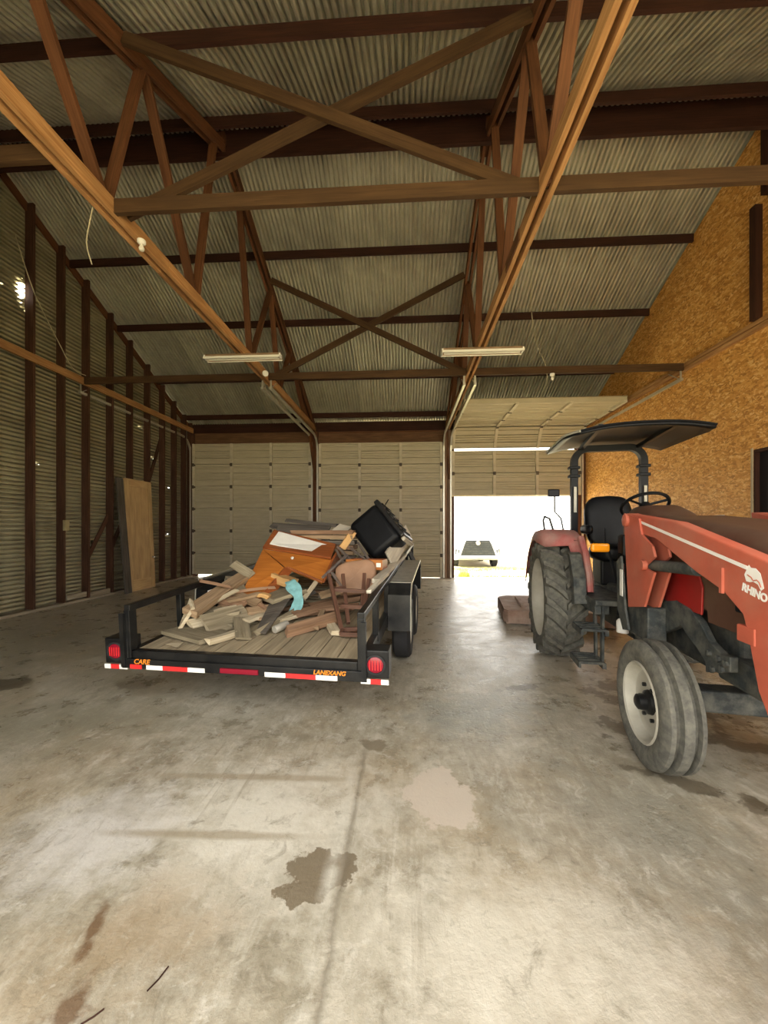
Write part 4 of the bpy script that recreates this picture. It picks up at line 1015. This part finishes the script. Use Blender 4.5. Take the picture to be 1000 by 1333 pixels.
# fenders
def fender_t(s):
    rows = []
    for k in range(15):
        a = math.radians(28 + (165 - 28) * k / 14); r = .735
        u, z = r * math.cos(a), .66 + r * math.sin(a) * 1.06
        o = (.82 if k > 4 else .76) if k > 3 else .54
        rows.append([T(u, s * .40, z - .05), T(u, s * .41, z), T(u, s * .5, z + .012), T(u, s * (o - .08), z + .014), T(u, s * (o - .01), z - .01), T(u, s * (o + .015), z - (.12 if k > 3 else .04))])
    m = MB(); m.grid(rows); f = m.build('rear_fender', M_fend, tk, smooth=True, angle=60); sol = f.modifiers.new('t', 'SOLIDIFY'); sol.thickness = .008
    q = [(.58, 1.22), (.66, 1.20), (.80, .98), (.84, .74), (.74, .72), (.70, .95)]
    m = MB(); m.prism(TP(q, s * .50), (0, -s * .11, 0)); m.build('fender_skirt', M_iron, tk)
    m = MB(); m.tube([T(.42, s * .44, 1.36), T(.62, s * .45, 1.20), T(.72, s * .45, 1.02), T(.76, s * .45, .84)], .034, 8); m.build('fender_brace', M_fend, tk, smooth=True)
    q = [(-.62, .66), (.62, .66), (.66, .95), (.45, 1.25), (.1, 1.40), (-.3, 1.36), (-.6, 1.1)]
    m = MB(); m.prism(TP(q, s * .395), (0, s * .012, 0)); m.build('inner_fender', M_fend, tk)
    m = MB(); m.tube([T(-.30, s * .66, 1.40), T(-.30, s * .68, 1.56), T(-.27, s * .67, 1.61), T(-.18, s * .63, 1.58), T(-.10, s * .60, 1.42)], .013, 8); m.build('grab_handle', M_iron, tk, smooth=True)
for s in (1, -1): fender_t(s)
m = MB(); m.tube([T(-.05, .50, 1.42), T(-.05, .53, 1.58), T(-.05, .60, 1.66), T(-.05, .60, 1.84)], .010, 8); mr = m.build('mirror_stalk', M_iron, tk, smooth=True)
m = MB(); m.box(T(-.05, .61, 1.88), (.03, .13, .09)); m.build('mirror', M_blackm, mr, bevel=.012)
# roll bar and canopy
m = MB(); pts = [T(-.12, .37, .95), T(-.12, .37, 2.24)]
for k in range(1, 7):
    a = k / 7 * PI / 2; pts.append(T(-.12, .37 - .16 * (1 - math.cos(a)), 2.24 + .16 * math.sin(a)))
pts += [T(-.12, .21, 2.40)]; pts += [(p[0], -p[1], p[2]) for p in pts[::-1]]
m.tube(pts, .036, 4, sq=(1, 0, 0)); m.build('roll_bar', M_blackm, tk, smooth=True, angle=50)
for s in (-1, 1):
    for z in (2.08, 2.18):
        m = MB(); m.box(T(-.12, s * .37, z), (.10, .12, .035)); m.build('clamp', M_blackm, tk, bevel=.008)
    m = MB(); m.box(T(-.065, s * .37, 1.80), (.006, .03, .30)); m.build('decal_strip', M_rim, tk)
    m = MB(); m.beam(T(-.1, s * .30, 2.40), T(.72, s * .34, 2.46), .04, .04); m.build('canopy_bracket', M_black, tk)
def can_z(u, w): return 2.49 - .075 * (abs(w) / .62) ** 2.5 - .05 * (max(0, u - .4) / .45) ** 2
rows = []
for i in range(11):
    u = -.32 + 1.18 * i / 10; hw = .64 if u < .60 else .64 - .08 * (u - .60) / .26
    rows.append([T(u, w * hw, can_z(u, w * hw)) for w in [k / 8 - 1 for k in range(17)]])
m = MB(); m.grid(rows); cn = m.build('canopy', M_blackm, tk, smooth=True, angle=70); so = cn.modifiers.new('t', 'SOLIDIFY'); so.thickness = .025
m = MB(); m.tube([Vector(p) + Vector((0, 0, .01)) for p in rows[-1]], .012, 6); m.build('canopy_edge', M_blackm, cn)
m = MB(); m.tube([Vector(r[-1]) + Vector((0, 0, .008)) for r in rows], .012, 6); m.build('canopy_edge', M_rim, cn)  # pale tube paints a rim light along this side of the canopy
# steps on the operator's right
def step(u0, w0, z0):
    m = MB(); m.box(T(u0, w0, z0 - .02), (.30, .03, .05)); m.box(T(u0, w0 + .20, z0 - .02), (.30, .02, .05))
    for k in range(5): m.box(T(u0 - .13 + k * .065, w0 + .10, z0), (.028, .20, .022))
    return m.build('step', M_iron, tk)
step(.98, .42, .56); step(.98, .44, .27)
m = MB(); m.beam(T(1.08, .44, .78), T(1.06, .44, .24), .05, .02); m.beam(T(.86, .44, .78), T(.90, .44, .24), .05, .02); m.build('step_hanger', M_iron, tk)
m = MB(); m.lathe([(0, .045), (.09, .045), (.11, .03), (.11, 0)], T(1.30, .36, .60), (0, 0, 1), 16); m.build('filter_bowl', M_white, tk, smooth=True)
m = MB(); m.box(T(1.20, .50, 1.295), (.05, .15, .075)); al = m.build('amber_lamp', M_amber, tk, bevel=.02, seg=3)
m = MB(); m.tube([T(1.2, .46, 1.34), T(1.2, .46, 1.46)], .008, 6); m.tube([T(1.2, .43, 1.26), T(1.15, .36, 1.05), T(1.1, .3, .85)], .012, 6); m.build('lamp_bracket', M_blackm, tk)
# levers and hoses between platform and loader tower
for k, (u, w) in enumerate(((1.42, .40), (1.46, .44), (1.38, .37))):
    m = MB(); m.tube([T(u, w, 1.18), T(u, w, 1.02), T(u + .02, w - .01, .92)], .012, 8); h = m.build('hydraulic_pipe', M_chrome if k < 2 else M_blackm, tk, smooth=True)
    m = MB(); m.tube([T(u, w, 1.18), T(u - .08, w - .03, 1.25), T(u - .16, w - .05, 1.10), T(u - .14, w - .06, .9), T(u - .3, w - .1, .72)], .014, 8); m.build('hydraulic_hose', M_blackm, tk, smooth=True)
m = MB(); m.box(T(1.30, .30, 1.25), (.12, .16, .32)); m.build('control_box', M_blackm, tk, bevel=.02)
# loader: towers, sub-frame, booms, cylinders, bucket
sub_poly = [(1.284, .818), (1.754, .94), (2.009, .996), (2.165, .975), (2.276, .918), (2.366, .832), (2.47, .796), (2.535, .803), (2.535, .725), (2.328, .65), (2.328, .704), (2.249, .758), (2.15, .803), (2.074, .852), (1.976, .801), (1.774, .71), (1.441, .63), (1.284, .669)]
boom = [(1.60, 1.575), (2.30, 1.497), (2.47, 1.455), (3.00, 1.325), (3.22, 1.25), (3.34, 1.10), (3.62, .42), (3.46, .36), (3.004, .687), (2.942, .784), (2.884, .991), (2.851, 1.083), (2.722, 1.163), (2.505, 1.229), (2.06, 1.395), (1.62, 1.45)]
tower = [(1.60, 1.575), (1.683, .883), (1.942, .935), (2.08, 1.18), (1.94, 1.20), (2.085, 1.28), (2.055, 1.345), (1.90, 1.42), (1.86, 1.53)]
for s in (1, -1):
    m = MB(); m.prism(TP(sub_poly, s * .27), (0, -s * .04, 0)); sf = m.build('loader_subframe', M_iron, tk, bevel=.006)
    for (u, z) in ((2.37, .77), (2.45, .765), (2.51, .76), (2.40, .69), (2.48, .72)):
        m = MB(); m.lathe([(0, .019), (.014, .019), (.018, 0)], T(u, s * .31, z), (0, -s, 0), 6); m.build('bolt', M_iron, sf)
    m = MB(); m.box(T(1.72, s * .36, .80), (.34, .12, .24)); m.build('tower_foot', M_iron, tk, bevel=.01)
    m = MB(); m.prism(TP([(1.50, 1.2), (1.58, 1.25), (1.66, .86), (1.72, .72), (1.62, .70), (1.52, .84)], s * .46), (0, -s * .015, 0)); m.build('tower_gusset', M_iron, tk)
    m = MB(); m.box(T(1.60, s * .477, 1.05), (.05, .004, .20)); m.build('label_sticker', M_white, tk)
    m = MB(); m.prism(TP(tower, s * .445), (0, -s * .016, 0)); m.prism(TP(tower, s * .36), (0, -s * .016, 0)); tw_ = m.build('loader_tower', M_arm, tk, bevel=.003)
    m = MB(); m.lathe([(0, .045), (.02, .045), (.026, .03), (.026, 0)], T(1.66, s * .46, 1.52), (0, -s, 0), 16); m.build('pivot_pin', M_arm, tw_, smooth=True)
    m = MB(); m.lathe([(0, .035), (.03, .035), (.03, 0)], T(1.96, s * .46, 1.215), (0, -s, 0), 14); m.build('pivot_pin', M_arm, tw_, smooth=True)
    bm_ = boom
    m = MB(); m.prism(TP(bm_, s * .375), (0, -s * .07, 0)); bo = m.build('loader_boom', M_arm, tk, bevel=.008)
    m = MB(); m.beam(T(1.84, s * .447, 1.508), T(2.885, s * .447, 1.290), .004, .016); m.build('pinstripe', M_whtape, bo)
    m = MB(); m.tube([T(1.96, s * .41, 1.215), T(2.46, s * .41, 1.24)], .036, 14); m.tube([T(2.46, s * .41, 1.24), T(2.78, s * .41, 1.245)], .018, 10); m.build('lift_cylinder', M_iron, tk, smooth=True)
    m = MB(); m.box(T(2.72, s * .45, 1.215), (.02, .012, .12)); m.build('boom_gusset', M_arm, bo)
    m = MB(); m.box(T(2.875, s * .40, 1.0), (.11, .10, .075)); m.build('boom_stop', M_arm, bo, bevel=.006)
    m = MB(); m.tube([T(3.05, s * .33, 1.10), T(3.42, s * .33, .62)], .032, 12); m.tube([T(3.42, s * .33, .62), T(3.66, s * .33, .34)], .016, 10); m.build('bucket_cylinder', M_iron, tk, smooth=True)
    m = MB(); m.tube([T(1.66, s * .335, 1.52), T(2.4, s * .335, 1.43), T(3.0, s * .335, 1.27)], .014, 6); m.build('oil_line', M_arm, bo)
m = MB(); m.tube([T(3.12, -.42, 1.12), T(3.12, .42, 1.12)], .045, 14); m.build('boom_cross_tube', M_arm, tk, smooth=True)
bq = [(3.72, .10), (4.25, .04), (4.25, .06), (3.78, .14), (3.72, .32), (3.80, .50), (3.78, .52), (3.68, .34)]
m = MB(); m.prism([T(u, .60, z) for u, z in bq], (0, 1.20, 0))
for s in (-1, 1): m.prism(TP([(3.72, .10), (4.25, .05), (3.80, .51), (3.69, .33)], s * .60), (0, s * .012, 0))
m.build('bucket', M_arm, tk)
for s in (-1, 1):
    m = MB(); m.box(T(3.62, s * .40, .38), (.14, .14, .16)); m.build('bucket_bracket', M_arm, tk)
# lettering and emblem on the right boom (outer face at w = .445)
bx = Vector(T(1, 0, -.22)).normalized(); by = Vector(T(.22, 0, 1)).normalized(); bz_ = bx.cross(by)
def onboom(u, z, off=.4475): 
    M = Matrix((bx, by, bz_)).transposed().to_4x4(); M.translation = Vector(T(u, off, z)); return M
if bz_.y > 0: print('boom text flipped')
text_mesh('lettering', 'RHINO', .046, M_whtape, tk, onboom(2.925, 1.190), .0008, 0, .002)
em = [(-.085, .02), (-.06, .10), (-.04, .085), (0, .095), (.045, .075), (.075, .02), (.09, -.01), (.07, -.035), (.04, -.005), (.0, .0), (-.03, -.015), (-.06, -.02)]
Me = onboom(2.922, 1.236); m = MB(); m.prism([Me @ Vector((x * .68, y * .62, 0)) for x, y in em], Me.to_3x3() @ Vector((0, 0, .001))); m.build('rhino_emblem', M_whtape, tk)
Me2 = onboom(2.922, 1.236, .449); m = MB(); m.tube([Me2 @ Vector(p) for p in ((-.038, .018, 0), (-.015, .014, 0), (.0, .004, 0), (.018, .014, 0), (.034, .008, 0), (.046, -.008, 0))], .0028, 5); m.build('emblem_stroke', M_arm, tk)

# ------------------------------------------------------------------ rotary mower behind the tractor
mo = tag(empty('rotary_mower', TO, (0, 0, TFA)), 'rusty flat deck rotary mower standing behind the tractor', 'mower')
dk = [(-1.28, .70), (-1.28, 1.0), (-1.36, 1.05), (-2.45, 1.05), (-2.60, .9), (-2.70, .3), (-2.70, -.3), (-2.6, -.55), (-1.36, -.55), (-1.28, -.5)]
m = MB(); m.prism([T(u, w, .20) for u, w in dk], (0, 0, .022)); m.build('deck', M_rust, mo)
m = MB()
for i in range(len(dk)):
    a, b = dk[i], dk[(i + 1) % len(dk)]; m.prism([T(a[0], a[1], .03), T(b[0], b[1], .03), T(b[0], b[1], .20), T(a[0], a[1], .20)], (.0, .0, .0001))
sk = m.build('skirt', M_rust, mo); sk.modifiers.new('t', 'SOLIDIFY').thickness = .012
for w in (-.5, 1.0):
    m = MB(); m.beam(T(-1.3, w, .03), T(-2.5, w, .03), .05, .05); m.build('skid', M_rust, mo)
m = MB(); m.beam(T(-1.5, .75, .24), T(-2.3, .75, .24), .06, .05); m.beam(T(-1.5, .25, .24), T(-2.3, .25, .24), .06, .05); m.build('deck_rib', M_rust, mo)
m = MB(); m.beam(T(-1.30, .25, .22), T(-1.05, .05, .78), .05, .02); m.beam(T(-1.30, -.35, .22), T(-1.05, -.05, .78), .05, .02); m.beam(T(-1.05, 0, .78), T(-2.2, .2, .25), .05, .02); m.build('hitch_frame', M_rust, mo)
m = MB(); m.lathe([(0, .14), (.12, .12), (.16, .05), (.16, 0)], T(-1.95, .25, .222), (0, 0, 1), 18); m.build('gear_case', M_rust, mo, smooth=True)

# ------------------------------------------------------------------ car outside
M_cwhite = plain('white_car_paint', (.50, .51, .53), .25, 0, .03, 3, .5)
M_cdark = plain('dark_grille', (.035, .04, .045), .5, 0, .2, 9)
M_glass = NT('car_glass_glare', .08, 0, .6).col((.45, .48, .50)).m  # pale base colour paints white sky glare into the panes
cx0, cy0 = 3.02, 16.4
car = tag(empty('car', (cx0, cy0, -.2)), 'white car with a big dark grille parked on the dirt outside the raised door', 'car')
def csec(y, hw, zb, zs, zt, tw):
    return [(-hw, y, zb), (-hw - .02, y, (zb + zs) / 2), (-hw, y, zs), (-tw, y, zt), (tw, y, zt), (hw, y, zs), (hw + .02, y, (zb + zs) / 2), (hw, y, zb), (-hw, y, zb)]
loft([csec(.0, .84, .36, .82, 1.02, .60), csec(.12, .92, .32, .92, 1.12, .68), csec(.5, .95, .30, 1.0, 1.20, .78), csec(1.35, .97, .30, 1.05, 1.27, .82), csec(2.0, .97, .30, 1.06, 1.84, .66), csec(3.2, .97, .30, 1.07, 1.90, .66), csec(4.2, .95, .30, 1.06, 1.82, .64), csec(4.75, .88, .36, 1.0, 1.15, .7)], 'body', M_cwhite, car, angle=50)
gl = [(-.48, -.03, 1.17), (.48, -.03, 1.17), (.72, -.06, .54), (-.72, -.06, .54)]
m = MB(); m.prism(gl, (0, .08, 0)); gg = m.build('grille', M_cdark, car)
for k in range(6):
    z = .62 + k * .09; hw = .70 - .24 * (z - .54) / .63
    m = MB(); m.box((0, -.066 + .03 * (z - .54), z), (hw * 1.9, .015, .014)); m.build('grille_bar', M_iron, gg)
m = MB(); m.lathe([(0, .10), (.02, .095), (.025, 0)], (0, -.06, 1.05), (0, -1, 0), 20); m.build('badge', M_chrome, gg)
for s in (-1, 1):
    m = MB(); m.prism([(s * .49, -.04, 1.19), (s * .55, -.04, 1.19), (s * .83, -.08, .52), (s * .73, -.08, .52)], (0, .06, 0)); m.build('grille_surround', M_cwhite, car)
    m = MB(); m.prism([(s * .70, .0, .98), (s * .92, .12, 1.0), (s * .93, .12, .86), (s * .76, -.02, .78)], (0, .05, 0)); m.build('headlamp', M_chrome, car)
    m = MB(); m.prism([(s * .78, -.03, .76), (s * .93, .06, .80), (s * .93, .06, .56), (s * .76, -.03, .52)], (0, .05, 0)); m.build('fog_lamp_recess', M_cdark, car)
    m = MB(); m.box((s * 1.08, 1.55, 1.22), (.16, .10, .14)); m.build('door_mirror', M_cwhite, car, bevel=.03)
    for yw in (.85, 3.75):
        m = MB(); m.lathe([(-.11, .22), (-.12, .32), (-.10, .36), (.10, .36), (.12, .32), (.11, .22)], (s * .84, yw, .36), (s, 0, 0), 28); wv_ = m.build('wheel', M_rubber2, car, smooth=True)
        m = MB(); m.lathe([(.08, .22), (.06, .2), (.05, .06), (.07, 0)], (s * .84, yw, .36), (s, 0, 0), 20); m.build('wheel_rim', M_rimw, wv_, smooth=True)
    m = MB(); m.prism([(s * .985, 1.75, 1.12), (s * .985, 4.0, 1.12), (s * .72, 3.8, 1.72), (s * .72, 2.15, 1.72)], (s * .004, 0, .004)); m.build('side_window', M_glass, car)
m = MB(); m.box((0, -.06, .47), (1.7, .06, .10)); m.build('bumper', M_cwhite, car, bevel=.02)
m = MB(); m.prism([(-.80, 1.40, 1.31), (.80, 1.40, 1.31), (.64, 1.97, 1.80), (-.64, 1.97, 1.80)], (0, -.006, .01)); m.build('windscreen', M_glass, car)
# grass outside
M_grass = plain('dry_green_grass', (.32, .36, .08), .9, 0, .4, 3)
def grass(name, pts, n, hh, lab):
    m = MB()
    for _ in range(n):
        (cx, cy, r) = random.choice(pts); a = random.uniform(0, 2 * PI); q = r * math.sqrt(random.random()); x, y = cx + q * math.cos(a), cy + q * math.sin(a)
        h = random.uniform(.4, 1) * hh; d = random.uniform(0, 2 * PI); b = .006; lx, ly = random.uniform(-.4, .4) * h, random.uniform(-.4, .4) * h
        m.add([(x - b * math.cos(d), y - b * math.sin(d), -.2), (x + b * math.cos(d), y + b * math.sin(d), -.2), (x + lx, y + ly, -.2 + h)], [[0, 1, 2]])
    return tag(m.build(name, M_grass, recenter=False), lab, 'grass', kind='stuff')
grass('grass_verge', [(x * .5 + .5, 15.6 + .3 * math.sin(x), .5) for x in range(0, 16)] + [(x * .6, 13.2, .4) for x in range(1, 9)], 5000, .14, 'thin dry grass on the dirt outside the raised door')
tf = MB()
grass('grass_tuft', [(1.95, 13.1, .18)], 500, .32, 'bright green grass tuft just outside the raised door')

# ------------------------------------------------------------------ lights, bulbs, wires
M_refl = plain('dusty_reflector', (.30, .20, .12), .6, .1, .2); M_tubew = NT('unlit_tube', .3, 0, .5).col((.78, .76, .68)).m
def strip_light(x, lab):
    t = tag(empty('strip_light', (x, 6.2, 4.26)), lab, 'light fixture')
    m = MB(); m.prism([(-.64, -.075, .0), (-.64, -.04, .075), (-.64, .04, .075), (-.64, .075, .0), (-.64, .065, .0), (-.64, .035, .06), (-.64, -.035, .06), (-.64, -.065, .0)], (1.28, 0, 0)); m.build('reflector', M_refl, t)
    for s in (-1, 1):
        m = MB(); m.tube([(-.60, s * .032, .012), (.60, s * .032, .012)], .016, 10); m.build('lamp_tube', M_tubew, t, smooth=True)
        m = MB(); m.box((s * .63, 0, .03), (.02, .12, .06)); m.build('end_cap', M_whtape, t)
        m = MB(); m.box((0, s * .078, .006), (1.28, .008, .035)); m.build('side_lip', M_tubew, t)
        m = MB(); m.tube([(s * .06, 0, .075), (s * .06, 0, .105)], .004, 5); m.build('hanger', M_iron, t)
strip_light(T1 + .06, 'white strip light under the truss between the closed doors')
strip_light(T2 + .0, 'white strip light under the truss beside the raised door')
def wire(name, pts, r, mat, lab, cat='wire'):
    m = MB(); P = [Vector(p) for p in pts]; Q = []
    for i in range(len(P) - 1):
        p0, p1, p2, p3 = P[max(i - 1, 0)], P[i], P[i + 1], P[min(i + 2, len(P) - 1)]
        for k in range(6):
            t = k / 6; Q.append(.5 * ((2 * p1) + (p2 - p0) * t + (2 * p0 - 5 * p1 + 4 * p2 - p3) * t * t + (3 * p1 - p0 - 3 * p2 + p3) * t ** 3))
    Q.append(P[-1]); m.tube(Q, r, 6); tag(m.build(name, mat, smooth=True), lab, cat)
M_wire = plain('pale_cable', (.50, .44, .30), .7)
wire('hanging_wire', [(-2.83, 3.33, 4.42), (-2.87, 3.33, 4.25), (-2.90, 3.33, 4.05), (-2.85, 3.33, 3.86)], .005, M_wire, 'loose pale wire dangling from the truss near the lone bulb')
wire('cable', [(XL + .24, 5.95, 6.3), (XL + .24, 6.2, 5.7), (XL + .24, 6.4, 5.35), (XL + .24, 6.75, 4.9), (XL + .24, 7.05, 4.55), (XL + .26, 7.33, 4.52)], .008, M_wire, 'pale cable sagging along the studs of the corrugated wall')
wire('hanging_wire', [(2.35, 7.4, 6.35), (2.36, 7.4, 5.6), (2.45, 7.38, 4.95), (2.62, 7.36, 4.5), (2.63, 7.36, 4.15)], .006, M_wire, 'thin wire hanging down past the tie beam near the bulb socket')
def bulb(loc, lab, sz=1.0):
    t = tag(empty('light_bulb', loc), lab, 'bulb')
    m = MB(); m.lathe([(0, .05 * sz), (-.03 * sz, .05 * sz), (-.05 * sz, .03 * sz), (-.05 * sz, 0)], (0, 0, 0), (0, 0, 1), 16); m.build('socket', M_white, t, smooth=True)
    m = MB(); m.lathe([(-.05 * sz, .014 * sz), (-.075 * sz, .022 * sz), (-.10 * sz, .034 * sz), (-.125 * sz, .028 * sz), (-.138 * sz, 0)], (0, 0, 0), (0, 0, 1), 16); m.build('glass', M_tubew, t, smooth=True)
bulb((2.73, 7.36, 4.355), 'bare bulb in a white socket under the tie beam near the raised door', .9)
bulb((-2.66, 3.72, 4.36), 'bare bulb in a white socket under the truss end away from the doors', .8)
m = MB(); m.lathe([(0, .03), (.05, .05), (.11, .055), (.115, .04), (.115, 0)], (T1 + .082, 7.12, 4.40), (.4, -.8, -.4), 16)
tag(m.build('spot_lamp', M_white, smooth=True), 'small white spot lamp on the truss beside the strip light', 'lamp')
m = MB(); m.box((XL + .19, 6.96, 1.52), (.05, .10, .20)); eb = tag(m.build('switch_box', plain('box_paint', (.36, .30, .16), .6), bevel=.006), 'small electric box fixed on a stud of the corrugated wall', 'box')
m = MB(); m.box((XR - .006, 6.62, 1.60), (.006, .22, .16)); tag(m.build('notice_sheet', plain('pale_paper', (.74, .80, .74), .6)), 'pale sheet pinned on the strand board wall behind the tractor', 'notice')
# old doors leaning on the corrugated wall
M_old = wood('old_door', (.62, .44, .23), (.46, .30, .14), .7, .1)
def leaf(name, y0, y1, xb, xt, h, mat, lab, panel):
    t = tag(empty(name, (xb, (y0 + y1) / 2, 0)), lab, 'door panel'); d = Vector((xt - xb, 0, h)).normalized(); nrm = Vector((d.z, 0, -d.x))
    hw = (y1 - y0) / 2; L = math.hypot(xt - xb, h)
    Mx = Matrix((nrm, Vector((0, 1, 0)), d)).transposed()
    def bx_(c, s_, nm, mt):
        q = MB(); q.box(Mx @ Vector(c), s_, M=Mx); q.build(nm, mt, t)
    bx_((0, 0, L / 2), (.03, 2 * hw, L), 'slab', mat)
    if panel:
        for s in (-1, 1): bx_((.022, s * (hw - .07), L / 2), (.014, .14, L), 'stile', mat)
        for z, hh in ((.13, .26), (L - .09, .18)): bx_((.022, 0, z), (.014, 2 * hw - .29, hh), 'rail', mat)
        q = MB(); q.lathe([(0, .03), (.03, .02), (.05, .03), (.07, .02), (.07, 0)], Mx @ Vector((.029, hw - .06, .75)), tuple(nrm), 12); q.build('knob', M_chrome, t, smooth=True)
leaf('leaning_door', 8.42, 9.34, XL + .32, XL + .20, 2.62, M_old, 'tall tan wooden door leaning on the corrugated wall', True)
leaf('leaning_board', 8.20, 8.40, XL + .42, XL + .20, 2.60, WM['w6'], 'dark narrow board leaning beside the tan door', False)
# twigs on the floor
for i, (a, b) in enumerate((((-.815, 1.165, .003), (-.79, 1.235, .003)), ((-.955, 1.075, .003), (-.915, 1.115, .003)))):
    m = MB(); m.tube([a, (Vector(a) + Vector(b)) / 2 + Vector((.004, 0, 0)), b], .0024, 6)
    tag(m.build('twig', M_dark), ['thin dark twig lying on bare concrete near the dark wet patch', 'short dark twig lying beside a rusty brown stain'][i], 'twig')
